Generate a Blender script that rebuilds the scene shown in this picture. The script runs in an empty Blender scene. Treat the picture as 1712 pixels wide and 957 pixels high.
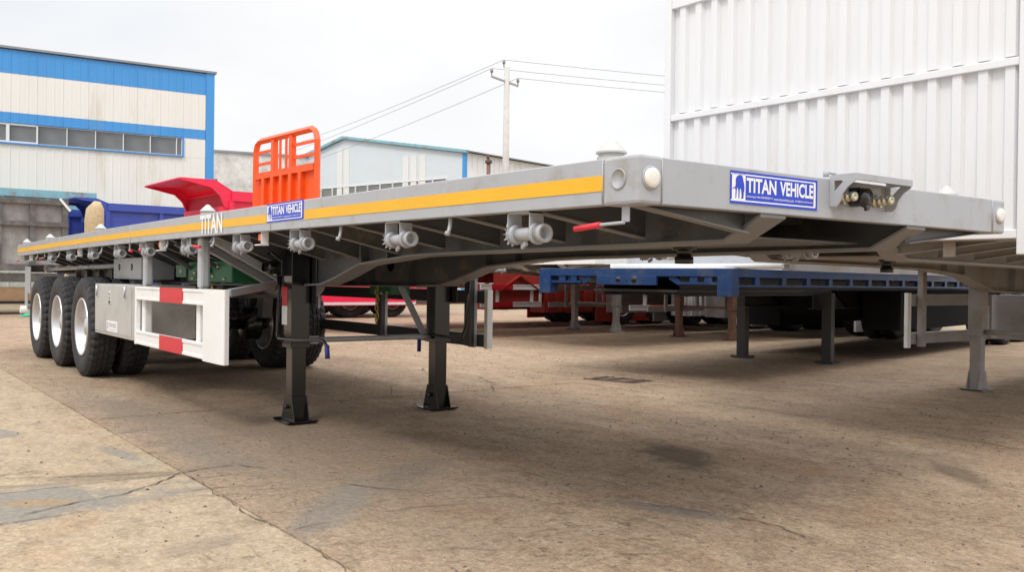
import bpy, bmesh, math, random
from mathutils import Vector, Matrix, noise as mnoise
random.seed(7)
R = math.radians
C = bpy.context.scene.collection
scene = bpy.context.scene

# ------------------------------------------------------------------ camera
def set_camera():
    u0, v0, z0 = -2.1742, -2.1263, 1.0676
    yaw, pitch, roll = 0.6386, -0.0061, 0.0125
    f = Vector((math.cos(yaw)*math.cos(pitch), -math.sin(yaw)*math.cos(pitch), math.sin(pitch)))
    rt = Vector((-math.sin(yaw), -math.cos(yaw), 0))
    up = rt.cross(f)
    c, s = math.cos(roll), math.sin(roll)
    r2 = c*rt + s*up; u2 = -s*rt + c*up
    cam = bpy.data.cameras.new('camera')
    o = bpy.data.objects.new('camera', cam); C.objects.link(o)
    m = Matrix((( r2.x, u2.x, -f.x, u0), (r2.y, u2.y, -f.y, -v0), (r2.z, u2.z, -f.z, z0), (0,0,0,1)))
    o.matrix_world = m
    cam.sensor_width = 36; cam.sensor_fit = 'HORIZONTAL'
    cam.lens = 1528.8/1712*36
    cam.clip_start = 0.05; cam.clip_end = 3000
    scene.camera = o
set_camera()

# ------------------------------------------------------------------ light
SUN_AZ = Vector((-0.55, 0.83)).normalized()   # horizontal direction towards the sun
SUN_EL = R(52)
w = bpy.data.worlds.new('World'); scene.world = w; w.use_nodes = True
nt = w.node_tree; nt.nodes.clear()
wo = nt.nodes.new('ShaderNodeOutputWorld'); bg = nt.nodes.new('ShaderNodeBackground')
sky = nt.nodes.new('ShaderNodeTexSky'); sky.sky_type = 'NISHITA'; sky.sun_disc = False
sky.sun_elevation = SUN_EL; sky.sun_rotation = math.atan2(SUN_AZ.x, SUN_AZ.y)
sky.dust_density = 4
tc = nt.nodes.new('ShaderNodeTexCoord')
mp = nt.nodes.new('ShaderNodeMapping'); mp.inputs['Scale'].default_value = (1, 1, 2.5)
nz = nt.nodes.new('ShaderNodeTexNoise'); nz.inputs['Scale'].default_value = 2.2; nz.inputs['Detail'].default_value = 5
cr = nt.nodes.new('ShaderNodeValToRGB')
cr.color_ramp.elements[0].position = 0.3; cr.color_ramp.elements[0].color = (0.81, 0.84, 0.885, 1)
cr.color_ramp.elements[1].position = 0.62; cr.color_ramp.elements[1].color = (.985, 0.98, 0.975, 1)
sc_ = nt.nodes.new('ShaderNodeVectorMath'); sc_.operation = 'SCALE'; sc_.inputs['Scale'].default_value = 10.25
mx = nt.nodes.new('ShaderNodeMix'); mx.data_type = 'RGBA'; mx.inputs['Factor'].default_value = 0.95
L = nt.links.new
L(tc.outputs['Generated'], mp.inputs['Vector']); L(mp.outputs[0], nz.inputs['Vector']); L(nz.outputs['Fac'], cr.inputs['Fac'])
# cloud dome kept even low down; overhead, out of view, brightened to add light
sx = nt.nodes.new('ShaderNodeSeparateXYZ'); L(tc.outputs['Generated'], sx.inputs[0])
mr = nt.nodes.new('ShaderNodeMapRange'); mr.inputs['From Min'].default_value = .28; mr.inputs['From Max'].default_value = 1
mr.inputs['To Min'].default_value = 1.0; mr.inputs['To Max'].default_value = 2.7; L(sx.outputs['Z'], mr.inputs['Value'])
s2 = nt.nodes.new('ShaderNodeVectorMath'); s2.operation = 'SCALE'; L(sc_.outputs[0], s2.inputs[0]); L(mr.outputs[0], s2.inputs['Scale'])
L(cr.outputs['Color'], sc_.inputs[0]); L(sky.outputs[0], mx.inputs['A']); L(s2.outputs[0], mx.inputs['B'])
L(mx.outputs['Result'], bg.inputs['Color']); bg.inputs['Strength'].default_value = 0.1; L(bg.outputs[0], wo.inputs['Surface'])
sl = bpy.data.lights.new('sun', 'SUN'); sl.energy = 1.3; sl.angle = R(14); sl.color = (1.0, 0.955, 0.88)
so = bpy.data.objects.new('sun', sl); C.objects.link(so)
sd = Vector((SUN_AZ.x*math.cos(SUN_EL), SUN_AZ.y*math.cos(SUN_EL), math.sin(SUN_EL)))
so.rotation_euler = sd.to_track_quat('Z', 'Y').to_euler(); so.location = (0, 0, 30)
vs = scene.view_settings
vs.view_transform = 'Standard'; vs.look = 'None'; vs.exposure = 0.06; vs.gamma = 1
scene.cycles.max_bounces = 8; scene.cycles.diffuse_bounces = 4

# ------------------------------------------------------------------ materials
def mat(name, col, rough=0.5, metal=0.0, var=0.08, scale=6.0, bump=0.0, bscale=40.0, dirt=None, dirt_amt=0.0,
        dscale=2.5, spec=0.5, coat=0.0, streak=False):
    m = bpy.data.materials.new(name); m.use_nodes = True
    n = m.node_tree; b = n.nodes['Principled BSDF']; lk = n.links.new
    b.inputs['Roughness'].default_value = rough; b.inputs['Metallic'].default_value = metal
    b.inputs['Specular IOR Level'].default_value = spec
    if coat: b.inputs['Coat Weight'].default_value = coat; b.inputs['Coat Roughness'].default_value = 0.15
    t = n.nodes.new('ShaderNodeTexCoord')
    src = t.outputs['Object']
    if streak:
        mpp = n.nodes.new('ShaderNodeMapping'); mpp.inputs['Scale'].default_value = (1, 1, 0.12); lk(src, mpp.inputs[0]); src = mpp.outputs[0]
    a = n.nodes.new('ShaderNodeTexNoise'); a.inputs['Scale'].default_value = scale; a.inputs['Detail'].default_value = 6
    a.inputs['Roughness'].default_value = 0.65
    lk(src, a.inputs['Vector'])
    r = n.nodes.new('ShaderNodeValToRGB')
    r.color_ramp.elements[0].position = 0.3; r.color_ramp.elements[1].position = 0.7
    r.color_ramp.elements[0].color = tuple(max(0, c*(1-var)) for c in col)+(1,)
    r.color_ramp.elements[1].color = tuple(min(1, c*(1+var)) for c in col)+(1,)
    lk(a.outputs['Fac'], r.inputs['Fac']); out = r.outputs['Color']
    if dirt:
        d = n.nodes.new('ShaderNodeTexNoise'); d.inputs['Scale'].default_value = dscale; d.inputs['Detail'].default_value = 8
        d.inputs['Roughness'].default_value = 0.7
        lk(src, d.inputs['Vector'])
        rr = n.nodes.new('ShaderNodeValToRGB'); rr.color_ramp.elements[0].position = 0.62-dirt_amt*0.35; rr.color_ramp.elements[1].position = 0.78-dirt_amt*0.2
        lk(d.outputs['Fac'], rr.inputs['Fac'])
        k = n.nodes.new('ShaderNodeMix'); k.data_type = 'RGBA'; k.inputs['B'].default_value = tuple(dirt)+(1,)
        lk(out, k.inputs['A']); lk(rr.outputs['Color'], k.inputs['Factor']); out = k.outputs['Result']
    lk(out, b.inputs['Base Color'])
    rv = n.nodes.new('ShaderNodeMapRange'); rv.inputs['To Min'].default_value = max(0.02, rough-0.08); rv.inputs['To Max'].default_value = min(1, rough+0.12)
    lk(a.outputs['Fac'], rv.inputs['Value']); lk(rv.outputs[0], b.inputs['Roughness'])
    if bump:
        nb = n.nodes.new('ShaderNodeTexNoise'); nb.inputs['Scale'].default_value = bscale; nb.inputs['Detail'].default_value = 4
        lk(t.outputs['Object'], nb.inputs['Vector'])
        bp = n.nodes.new('ShaderNodeBump'); bp.inputs['Strength'].default_value = bump; bp.inputs['Distance'].default_value = 0.01
        lk(nb.outputs['Fac'], bp.inputs['Height']); lk(bp.outputs[0], b.inputs['Normal'])
    return m
M = {}
M['grey'] = mat('grey_paint', (.385,.40,.43), .32, var=.05, scale=2.2, dirt=(.31,.29,.265), dirt_amt=.3, dscale=6, coat=.25, bump=.10, bscale=5)
M['grey_far'] = mat('grey_paint_old', (.36,.345,.34), .5, var=.06, dirt=(.28,.23,.18), dirt_amt=.45)
M['under'] = mat('underframe_shaded_grey', (.085,.088,.095), .36, var=.08, scale=3, dirt=(.22,.18,.14), dirt_amt=.3, dscale=4, coat=.1)  # grey paint darkened to stand in for the shade under the deck
M['flange'] = mat('flange_shaded_grey', (.20,.20,.205), .42, var=.08, dirt=(.25,.21,.17), dirt_amt=.3, dscale=4)  # same grey paint, part darkened for the dim light on the underside
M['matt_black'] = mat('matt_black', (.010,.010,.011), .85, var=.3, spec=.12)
M['darkframe'] = mat('dark_frame_grey', (.045,.047,.05), .4, var=.1)  # near-black colour stands in for shade on the far guard's inner faces
M['black'] = mat('black_paint', (.006,.006,.007), .22, var=.3, dirt=(.035,.03,.025), dirt_amt=.1, dscale=9, coat=.4)
M['yellow'] = mat('yellow_reflective_tape', (.80,.43,.012), .35, var=.05)
M['white'] = mat('white_paint', (.80,.80,.80), .35, var=.03, dirt=(.55,.5,.44), dirt_amt=.1)
M['white_wall'] = mat('white_wall_paint', (.735,.74,.755), .45, var=.025, dirt=(.66,.63,.59), dirt_amt=.22, streak=True, dscale=3.5)
M['red'] = mat('red_reflective', (.60,.012,.03), .4, var=.06)
M['blue_sign'] = mat('sign_blue', (.015,.055,.55), .35, var=.04)
M['sign_white'] = mat('sign_white', (.82,.83,.85), .4, var=.02)
M['rubber'] = mat('tyre_rubber', (.020,.020,.023), .68, var=.25, scale=9, dirt=(.085,.072,.06), dirt_amt=.2, dscale=6, bump=.2, bscale=60)
M['silver'] = mat('silver_rim', (.62,.62,.64), .3, metal=.75, var=.06)
M['lamp'] = mat('lamp_lens', (.78,.76,.70), .3, var=.05)
M['orange_lamp'] = mat('orange_lens', (.85,.13,.04), .22, var=.06)
M['brass'] = mat('brass', (.60,.57,.44), .28, metal=.9, var=.15, scale=30)
M['bluegrip'] = mat('blue_grip', (.03,.04,.22), .5)
M['redgrip'] = mat('red_grip', (.68,.03,.05), .45)
M['label_grey'] = mat('label_grey', (.30,.30,.31), .5, var=.1)
M['stain_grey'] = mat('toolbox_steel', (.47,.465,.45), .4, metal=.15, var=.05, scale=3, dirt=(.33,.31,.29), dirt_amt=.28, dscale=3.2)
M['bluetrailer'] = mat('blue_trailer_paint', (.0065,.040,.140), .42, var=.12, dirt=(.10,.10,.11), dirt_amt=.3)
M['orange'] = mat('orange_paint', (.86,.10,.012), .42, var=.06, dirt=(.5,.07,.02), dirt_amt=.15)
M['darkred'] = mat('red_oxide', (.33,.03,.02), .5, var=.12)
M['lilac'] = mat('pale_grey_panel', (.64,.625,.65), .5, var=.05)
M['boxgrey'] = mat('corrugated_grey', (.45,.43,.43), .5, var=.08)
M['rust'] = mat('rusty_steel', (.20,.11,.08), .7, var=.25)
M['green'] = mat('green_paint', (.010,.125,.05), .45, var=.15, dirt=(.1,.09,.06), dirt_amt=.25)
M['dumpred'] = mat('dump_red', (.80,.02,.075), .36, var=.05, dirt=(.45,.10,.10), dirt_amt=.15)
M['dumpblue'] = mat('dump_blue', (.045,.085,.40), .42, var=.08, dirt=(.12,.12,.2), dirt_amt=.2)
M['dirtysteel'] = mat('dusty_steel', (.20,.197,.195), .75, var=.16, scale=5, dirt=(.37,.36,.35), dirt_amt=.75, dscale=1.8)
M['frame_dirty'] = mat('dusty_frame', (.115,.112,.108), .7, var=.25, scale=5, dirt=(.22,.205,.19), dirt_amt=.4, dscale=2.5)
M['paleblue'] = mat('pale_blue_rusty', (.22,.46,.55), .55, var=.1, dirt=(.26,.12,.06), dirt_amt=.35, dscale=3)
M['tan'] = mat('tan_fibre', (.55,.42,.25), .85, var=.2, scale=14, bump=.4, bscale=30)
M['chain'] = mat('yellow_zinc_chain', (.45,.36,.13), .4, metal=.7, var=.3, scale=30)
M['facwhite'] = mat('cladding_cream', (.79,.775,.725), .5, var=.03, scale=.8, dirt=(.62,.56,.45), dirt_amt=.16, dscale=.7, streak=True)
M['facblue'] = mat('cladding_blue', (.06,.30,.68), .45, var=.06, scale=.8, dirt=(.10,.30,.6), dirt_amt=.25, dscale=.7, streak=True)
M['lbwall'] = mat('cladding_paleblue', (.63,.69,.735), .5, var=.03, scale=.8, dirt=(.6,.62,.62), dirt_amt=.2, dscale=.4)
M['lbside'] = mat('cladding_greywhite', (.78,.80,.81), .5, var=.03, dirt=(.6,.58,.54), dirt_amt=.12, dscale=.6)
M['lightpanel'] = mat('translucent_panel', (.74,.745,.735), .5, var=.03)
M['roof'] = mat('roof_grey', (.25,.27,.3), .5)
M['frame_alu'] = mat('window_frame', (.75,.75,.75), .4)
M['brick'] = mat('peeling_brick', (.46,.44,.42), .9, var=.25, scale=3, dirt=(.78,.77,.75), dirt_amt=.78, dscale=.9, bump=.4, bscale=12)
M['concrete'] = mat('pole_concrete', (.52,.51,.49), .8, var=.1)
M['wire'] = mat('wire', (.30,.30,.31), .5)
M['darkdirt'] = mat('dark_dirt', (.085,.063,.046), .95, var=.3, scale=12)
M['draindirt'] = mat('drain_dirt', (.15,.105,.075), .95, var=.45, scale=9)
M['iron'] = mat('iron_grate', (.10,.07,.055), .8, var=.3, scale=15)
M['pebble'] = mat('pebble', (.15,.115,.085), .9, var=.5, scale=3)
M['green_cloth'] = mat('green_cloth', (.03,.42,.24), .8)
M['brown_board'] = mat('brown_board', (.33,.21,.12), .8, var=.15)
def glassmat():
    m = bpy.data.materials.new('window_glass'); m.use_nodes = True
    b = m.node_tree.nodes['Principled BSDF']
    b.inputs['Base Color'].default_value = (.13,.145,.15,1); b.inputs['Roughness'].default_value = .12
    b.inputs['Specular IOR Level'].default_value = .7
    n = m.node_tree.nodes.new('ShaderNodeTexNoise'); n.inputs['Scale'].default_value = .6
    t = m.node_tree.nodes.new('ShaderNodeTexCoord'); m.node_tree.links.new(t.outputs['Object'], n.inputs[0])
    r = m.node_tree.nodes.new('ShaderNodeValToRGB'); r.color_ramp.elements[0].color = (.09,.10,.105,1); r.color_ramp.elements[1].color = (.23,.24,.24,1)
    r.color_ramp.elements[0].position = .35; r.color_ramp.elements[1].position = .65
    m.node_tree.links.new(n.outputs[0], r.inputs[0]); m.node_tree.links.new(r.outputs[0], b.inputs['Base Color'])
    return m
M['glass'] = glassmat()

def groundmat(name, ca, cb, cc, stain_shade=None, grit=1.0):
    """dusty concrete: tonal drift, wind-blown dust, gritty speckle, pits; stains with shapes of their own, plus a painted shade patch"""
    m = bpy.data.materials.new(name); m.use_nodes = True
    n = m.node_tree; b = n.nodes['Principled BSDF']; lk = n.links.new
    b.inputs['Roughness'].default_value = .92; b.inputs['Specular IOR Level'].default_value = .15
    g = n.nodes.new('ShaderNodeNewGeometry'); pos = g.outputs['Position']
    def noi(s, d=6, r=.6, src=pos, dist=0):
        x = n.nodes.new('ShaderNodeTexNoise'); x.inputs['Scale'].default_value = s; x.inputs['Detail'].default_value = d
        x.inputs['Roughness'].default_value = r; x.inputs['Distortion'].default_value = dist; lk(src, x.inputs['Vector']); return x.outputs['Fac']
    def ramp(src, p0, p1, c0=(0,0,0,1), c1=(1,1,1,1)):
        if p0 > p1: p0, p1, c0, c1 = p1, p0, c1, c0
        x = n.nodes.new('ShaderNodeValToRGB'); x.color_ramp.elements[0].position = p0; x.color_ramp.elements[1].position = p1
        x.color_ramp.elements[0].color = c0; x.color_ramp.elements[1].color = c1; lk(src, x.inputs['Fac']); return x.outputs['Color']
    def mix(f, a, c, mode='MIX'):
        x = n.nodes.new('ShaderNodeMix'); x.data_type = 'RGBA'; x.blend_type = mode
        if isinstance(f, float): x.inputs['Factor'].default_value = f
        else: lk(f, x.inputs['Factor'])
        if isinstance(a, tuple): x.inputs['A'].default_value = a+(1,)
        else: lk(a, x.inputs['A'])
        if isinstance(c, tuple): x.inputs['B'].default_value = c+(1,)
        else: lk(c, x.inputs['B'])
        return x.outputs['Result']
    def math_(op, a, c=None):
        x = n.nodes.new('ShaderNodeMath'); x.operation = op
        for i, q in enumerate((a, c)):
            if q is None: continue
            if isinstance(q, (int, float)): x.inputs[i].default_value = q
            else: lk(q, x.inputs[i])
        return x.outputs[0]
    def mapped(rot, sc):
        q = n.nodes.new('ShaderNodeMapping'); q.inputs['Rotation'].default_value = (0,0,rot); q.inputs['Scale'].default_value = sc; lk(pos, q.inputs[0]); return q.outputs[0]
    big = noi(.45, 7, .66, dist=.5); streak = noi(1.5, 9, .74, src=mapped(R(38), (.5, 1.7, 1))); mid = noi(5.0, 10, .80); grain = noi(26, 6, .8); fine = noi(70, 4, .75)
    col = mix(ramp(big, .38, .62), ca, cb)
    col = mix(math_('MULTIPLY', ramp(streak, .50, .64), .8), col, cc)
    # warm earth and grey cement blotches
    col = mix(math_('MULTIPLY', ramp(noi(1.1, 9, .72), .54, .66), .55), col, (cb[0]*1.02, cb[1]*.86, cb[2]*.74))
    col = mix(math_('MULTIPLY', ramp(noi(.8, 8, .7, src=mapped(R(20), (1, 1, 1))), .56, .66), .5), col, (cb[0]*.98, cb[1]*1.06, cb[2]*1.22))
    col = mix(math_('MULTIPLY', ramp(mid, .51, .60), .55), col, tuple(c*.62 for c in cb))
    col = mix(math_('MULTIPLY', math_('MULTIPLY', ramp(noi(9, 8, .8, src=mapped(R(32), (.35, 1.5, 1))), .55, .62), ramp(noi(.9, 5, .6), .44, .56)), .6*grit), col, (cb[0]*.5, cb[1]*.45, cb[2]*.42))
    col = mix(math_('MULTIPLY', ramp(mid, .48, .36), .45), col, tuple(c*1.2 for c in ca))
    col = mix(float(min(1, .75*grit)), col, ramp(grain, .36, .64, (.56,.55,.54,1), (1.32,1.32,1.32,1)), 'MULTIPLY')
    col = mix(float(min(1, .6*grit)), col, ramp(fine, .36, .64, (.62,.62,.62,1), (1.28,1.28,1.28,1)), 'MULTIPLY')
    pit = math_('MULTIPLY', ramp(noi(17, 5, .7), .60, .64), ramp(noi(1.9, 6, .7), .50, .58))
    col = mix(math_('MULTIPLY', pit, .75*grit), col, (.085,.062,.045))
    sp = ramp(noi(42, 3, .6), .655, .69)
    col = mix(math_('MULTIPLY', sp, .6*grit), col, (.09,.07,.052))
    pale = ramp(noi(60, 2, .5, src=mapped(1.0, (1, 1, 1))), .715, .74)
    col = mix(math_('MULTIPLY', pale, .5*grit), col, tuple(min(.6, c*1.5) for c in ca))
    for (sx, sy, rx, ry, rot, amt, sc, sharp, wob) in (stain_shade or []):
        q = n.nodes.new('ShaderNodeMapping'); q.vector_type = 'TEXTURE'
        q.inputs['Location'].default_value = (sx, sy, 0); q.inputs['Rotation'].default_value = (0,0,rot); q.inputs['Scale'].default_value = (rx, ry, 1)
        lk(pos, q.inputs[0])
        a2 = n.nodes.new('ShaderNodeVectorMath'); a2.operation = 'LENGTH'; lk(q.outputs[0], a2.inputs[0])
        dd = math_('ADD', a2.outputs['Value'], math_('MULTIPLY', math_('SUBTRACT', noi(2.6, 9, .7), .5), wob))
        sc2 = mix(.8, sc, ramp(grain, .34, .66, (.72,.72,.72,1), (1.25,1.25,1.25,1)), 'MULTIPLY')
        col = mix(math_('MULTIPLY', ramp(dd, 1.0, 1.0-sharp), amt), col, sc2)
    lk(col, b.inputs['Base Color'])
    h = math_('ADD', math_('MULTIPLY', mid, .8), math_('ADD', math_('MULTIPLY', grain, .32), math_('MULTIPLY', fine, .12)))
    h = math_('ADD', h, math_('MULTIPLY', pit, -.35)); h = math_('ADD', h, math_('MULTIPLY', streak, .8))
    bp = n.nodes.new('ShaderNodeBump'); bp.inputs['Strength'].default_value = min(1, .7*grit); bp.inputs['Distance'].default_value = .03*grit*grit
    lk(h, bp.inputs['Height']); lk(bp.outputs[0], b.inputs['Normal'])
    return m
GC = (.235,.215,.185)
stains_and_shade = [(3.6, -.25, 3.4, 1.05, R(-4), .72, (.245,.188,.138), .6, 1.3), (5.5, .35, 3.0, .4, 0, .5, (.235,.19,.15), .6, 1.6), (1.75, -2.08, .56, .24, R(-24), .75, (.095,.072,.05), .55, 1.9), (2.9, -1.2, .7, .3, R(20), .35, (.14,.095,.065), .5, 1.2),  # first entry paints the partial shade beside the trailer as brown colour
          (6.8, -1.4, 1.6, .8, R(5), .35, (.13,.09,.06), .5, 1.3), (.80, -1.03, .36, .09, R(20), .65, (.215,.195,.165), .25, .9),
          (1.75, .22, .75, .16, R(-38), .7, GC, .5, 2.6), (3.3, .3, .9, .22, R(5), .6, (.23,.195,.155), .5, 2.2), (5.2, .2, 1.1, .3, R(2), .5, (.20,.165,.125), .5, 1.4),
          (.45, -3.0, .45, .13, R(-40), .6, (.105,.08,.055), .5, 1.2), (9.5, -.6, 1.6, .8, 0, .35, (.13,.1,.075), .5, 1.2), (2.2, -.45, .5, .2, R(-50), .5, (.2,.175,.145), .4, 1.5)]
stains_l = [(2.72, 2.35, .44, 1.75, R(-9), .92, GC, .2, 1.5), (2.55, 1.35, .2, .09, R(60), .8, (.30,.215,.13), .3, .8), (3.62, .74, .34, .07, R(8), .8, GC, .3, 1.4),
            (4.95, 1.5, .55, .26, R(40), .9, GC, .12, .8), (2.98, .95, .12, .5, R(-22), .6, (.2,.155,.11), .4, 1.3), (1.45, .95, .10, .22, R(10), .5, (.24,.185,.15), .4, 1.2),
            (1.15, 1.15, .05, .12, R(-30), .7, (.2,.12,.08), .4, 1.0), (3.1, 1.8, .05, .9, R(-15), .5, (.17,.13,.09), .5, 1.2)]
M['slab_light'] = groundmat('concrete_light', (.42,.335,.235), (.37,.29,.20), (.41,.31,.21), stain_shade=stains_l, grit=.75)
M['slab_brown'] = groundmat('concrete_dusty_brown', (.405,.303,.212), (.335,.242,.165), (.47,.365,.26), stain_shade=stains_and_shade, grit=1.0)
M['ground'] = groundmat('yard_ground', (.36,.285,.195), (.32,.25,.165), (.34,.26,.175), grit=.8)

# ------------------------------------------------------------------ mesh builder
class MB:
    def __init__(s): s.v = []; s.f = []; s.mi = []; s.sm = []; s.cur = 0
    def add(s, vs, fs, smooth=False):
        o = len(s.v); s.v += [tuple(p) for p in vs]
        for f in fs: s.f.append(tuple(i+o for i in f)); s.mi.append(s.cur); s.sm.append(smooth)
        return s
    def mat(s, i): s.cur = i; return s
    def box(s, x0, x1, y0, y1, z0, z1):
        if x0 > x1: x0, x1 = x1, x0
        if y0 > y1: y0, y1 = y1, y0
        if z0 > z1: z0, z1 = z1, z0
        return s.add([(x0,y0,z0),(x1,y0,z0),(x1,y1,z0),(x0,y1,z0),(x0,y0,z1),(x1,y0,z1),(x1,y1,z1),(x0,y1,z1)],
              [(0,3,2,1),(4,5,6,7),(0,1,5,4),(1,2,6,5),(2,3,7,6),(3,0,4,7)])
    def bar(s, a, b, w, h, up=(0,0,1)):
        a, b = Vector(a), Vector(b); d = (b-a).normalized(); u = Vector(up)
        sd = d.cross(u)
        if sd.length < 1e-4: sd = d.cross(Vector((1,0,0)))
        sd.normalize(); u = sd.cross(d)
        vs = []
        for p in (a, b):
            for i, j in ((-1,-1),(1,-1),(1,1),(-1,1)): vs.append(p + sd*(i*w/2) + u*(j*h/2))
        return s.add(vs, [(0,1,2,3),(7,6,5,4),(0,4,5,1),(1,5,6,2),(2,6,7,3),(3,7,4,0)])
    def prism(s, poly, axis, t0, t1):
        """poly of 2-D points; axis 0: poly=(y,z) along x; 1: poly=(x,z) along y; 2: poly=(x,y) along z"""
        def P(q, t):
            return (t, q[0], q[1]) if axis == 0 else ((q[0], t, q[1]) if axis == 1 else (q[0], q[1], t))
        n = len(poly); vs = [P(q, t0) for q in poly] + [P(q, t1) for q in poly]
        fs = [tuple(range(n)), tuple(range(2*n-1, n-1, -1))] + [(i, n+i, n+(i+1) % n, (i+1) % n) for i in range(n)]
        return s.add(vs, fs)
    def tube(s, pts, r, n=10, caps=True):
        pts = [Vector(p) for p in pts]; rs = r if isinstance(r, (list, tuple)) else [r]*len(pts)
        vs = []; prev = None
        for i, p in enumerate(pts):
            d = (pts[min(i+1, len(pts)-1)] - pts[max(i-1, 0)]).normalized()
            if prev is None:
                a = d.cross(Vector((0,0,1)))
                if a.length < 1e-3: a = d.cross(Vector((1,0,0)))
            else: a = prev - d*prev.dot(d)
            a.normalize(); prev = a; b = d.cross(a)
            for k in range(n):
                t = 2*math.pi*k/n; vs.append(p + (a*math.cos(t)+b*math.sin(t))*rs[i])
        fs = []
        for i in range(len(pts)-1):
            for k in range(n): fs.append((i*n+k, i*n+(k+1) % n, (i+1)*n+(k+1) % n, (i+1)*n+k))
        s.add(vs, fs, True)
        if caps:
            o = len(s.v)-len(vs); m = (len(pts)-1)*n
            s.f.append(tuple(o+k for k in range(n-1, -1, -1))); s.f.append(tuple(o+m+k for k in range(n))); s.mi += [s.cur]*2; s.sm += [False]*2
        return s
    def lathe(s, prof, c, axis, n=32, smooth=True, closed=False):
        """prof: (along, radius); axis vector through c"""
        ax = Vector(axis).normalized(); c = Vector(c)
        a = ax.cross(Vector((0,0,1)));
        if a.length < 1e-3: a = Vector((1,0,0))
        a.normalize(); b = ax.cross(a); vs = []
        for (t, r) in prof:
            for k in range(n):
                q = 2*math.pi*k/n; vs.append(c + ax*t + (a*math.cos(q)+b*math.sin(q))*r)
        fs = []
        m = len(prof)
        for i in range(m if closed else m-1):
            j = (i+1) % m
            for k in range(n): fs.append((i*n+k, i*n+(k+1) % n, j*n+(k+1) % n, j*n+k))
        return s.add(vs, fs, smooth)
    def merge(s, other, mtx=None):
        o = len(s.v)
        s.v += [tuple(mtx @ Vector(p)) if mtx else p for p in other.v]
        s.f += [tuple(i+o for i in f) for f in other.f]; s.mi += other.mi; s.sm += other.sm
        return s
    def mesh(s, name, mats):
        me = bpy.data.meshes.new(name); me.from_pydata(s.v, [], s.f)
        for m in (mats if isinstance(mats, (list, tuple)) else [mats]): me.materials.append(m)
        me.polygons.foreach_set('material_index', s.mi); me.polygons.foreach_set('use_smooth', s.sm)
        bm = bmesh.new(); bm.from_mesh(me); bmesh.ops.recalc_face_normals(bm, faces=bm.faces); bm.to_mesh(me); bm.free()
        me.update(); return me
    def build(s, name, mats, parent=None, bevel=0):
        return link(name, s.mesh(name, mats), parent, bevel)
def link(name, me, parent=None, bevel=0, loc=None, rot=None):
    o = bpy.data.objects.new(name, me); C.objects.link(o)
    if parent: o.parent = parent
    if loc: o.location = loc
    if rot: o.rotation_euler = rot
    if bevel:
        b = o.modifiers.new('bevel', 'BEVEL'); b.width = bevel; b.segments = 2; b.limit_method = 'ANGLE'; b.angle_limit = R(40)
        b.harden_normals = False
    return o
def tag(o, label=None, cat=None, group=None, kind=None):
    if label: o['label'] = label
    if cat: o['category'] = cat
    if group: o['group'] = group
    if kind: o['kind'] = kind
    return o
def thing(name, label, cat, loc=(0,0,0), rz=0, group=None):
    o = bpy.data.objects.new(name, None); C.objects.link(o); o.empty_display_size = .2
    o.location = loc; o.rotation_euler = (0,0,rz); return tag(o, label, cat, group)
def copy_tree(o, parent=None):
    c = o.copy(); C.objects.link(c)
    if parent: c.parent = parent
    for ch in list(o.children): copy_tree(ch, c)
    return c
_tc = {}
def text_mb(body, h, width, bold=0.0, depth=.0012):
    """text filling width x h, in the XZ plane, origin bottom-left, facing -Y"""
    cu = bpy.data.curves.new('t', 'FONT'); cu.body = body; cu.size = 1; cu.offset = bold; cu.extrude = 0; cu.resolution_u = 4
    ob = bpy.data.objects.new('t', cu); C.objects.link(ob)
    dg = bpy.context.evaluated_depsgraph_get(); dg.update()
    me = bpy.data.meshes.new_from_object(ob.evaluated_get(dg))
    bpy.data.objects.remove(ob); bpy.data.curves.remove(cu)
    xs = [v.co.x for v in me.vertices]; ys = [v.co.y for v in me.vertices]
    x0, x1, y0, y1 = min(xs), max(xs), min(ys), max(ys)
    mb = MB()
    mb.add([((v.co.x-x0)/(x1-x0)*width, 0, (v.co.y-y0)/(y1-y0)*h) for v in me.vertices], [tuple(p.vertices) for p in me.polygons])
    bpy.data.meshes.remove(me)
    return mb

# ------------------------------------------------------------------ ground
gm = MB(); gm.add([(-400,-700,-.006),(900,-700,-.006),(900,400,-.006),(-400,400,-.006)], [(0,1,2,3)])
ground = tag(gm.build('ground', M['ground']), 'bare beige concrete yard running to the buildings', None, None, 'structure')
def slab(x0, x1, y0, y1, m):
    poly = []
    def edge(ax, ay, bx, by):
        k = max(3, int(math.hypot(bx-ax, by-ay)/.09)); nx, ny = -(by-ay), bx-ax; l = math.hypot(nx, ny); nx /= l; ny /= l
        for i in range(k):
            t = i/k; j = abs(mnoise.noise(Vector((ax+t*(bx-ax), ay+t*(by-ay), 0))*2.3))*.006 + abs(mnoise.noise(Vector((ax+t*(bx-ax), ay+t*(by-ay), 3))*11))*.007 + .001
            poly.append((ax+t*(bx-ax)+nx*j, ay+t*(by-ay)+ny*j))
    edge(x0,y0,x1,y0); edge(x1,y0,x1,y1); edge(x1,y1,x0,y1); edge(x0,y1,x0,y0)
    mb = MB(); n = len(poly); cx, cy = (x0+x1)/2, (y0+y1)/2
    top = [(cx+(p[0]-cx)*.9985, cy+(p[1]-cy)*.9985, 0) for p in poly]; low = [(p[0], p[1], -.019) for p in poly]
    mb.add(top+low, [tuple(range(n))] + [(i, n+i, n+(i+1) % n, (i+1) % n) for i in range(n)])
    o = mb.build('concrete_slab', m, ground); o.location.z = random.uniform(-.002, .0015)
    bm = bmesh.new(); bm.from_mesh(o.data); bmesh.ops.triangulate(bm, faces=[f for f in bm.faces if len(f.verts) > 4]); bm.to_mesh(o.data); bm.free()
XJ = [-7.3, -2.2, 2.85, 8.6, 14.2, 19.8, 25.4]
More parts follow.
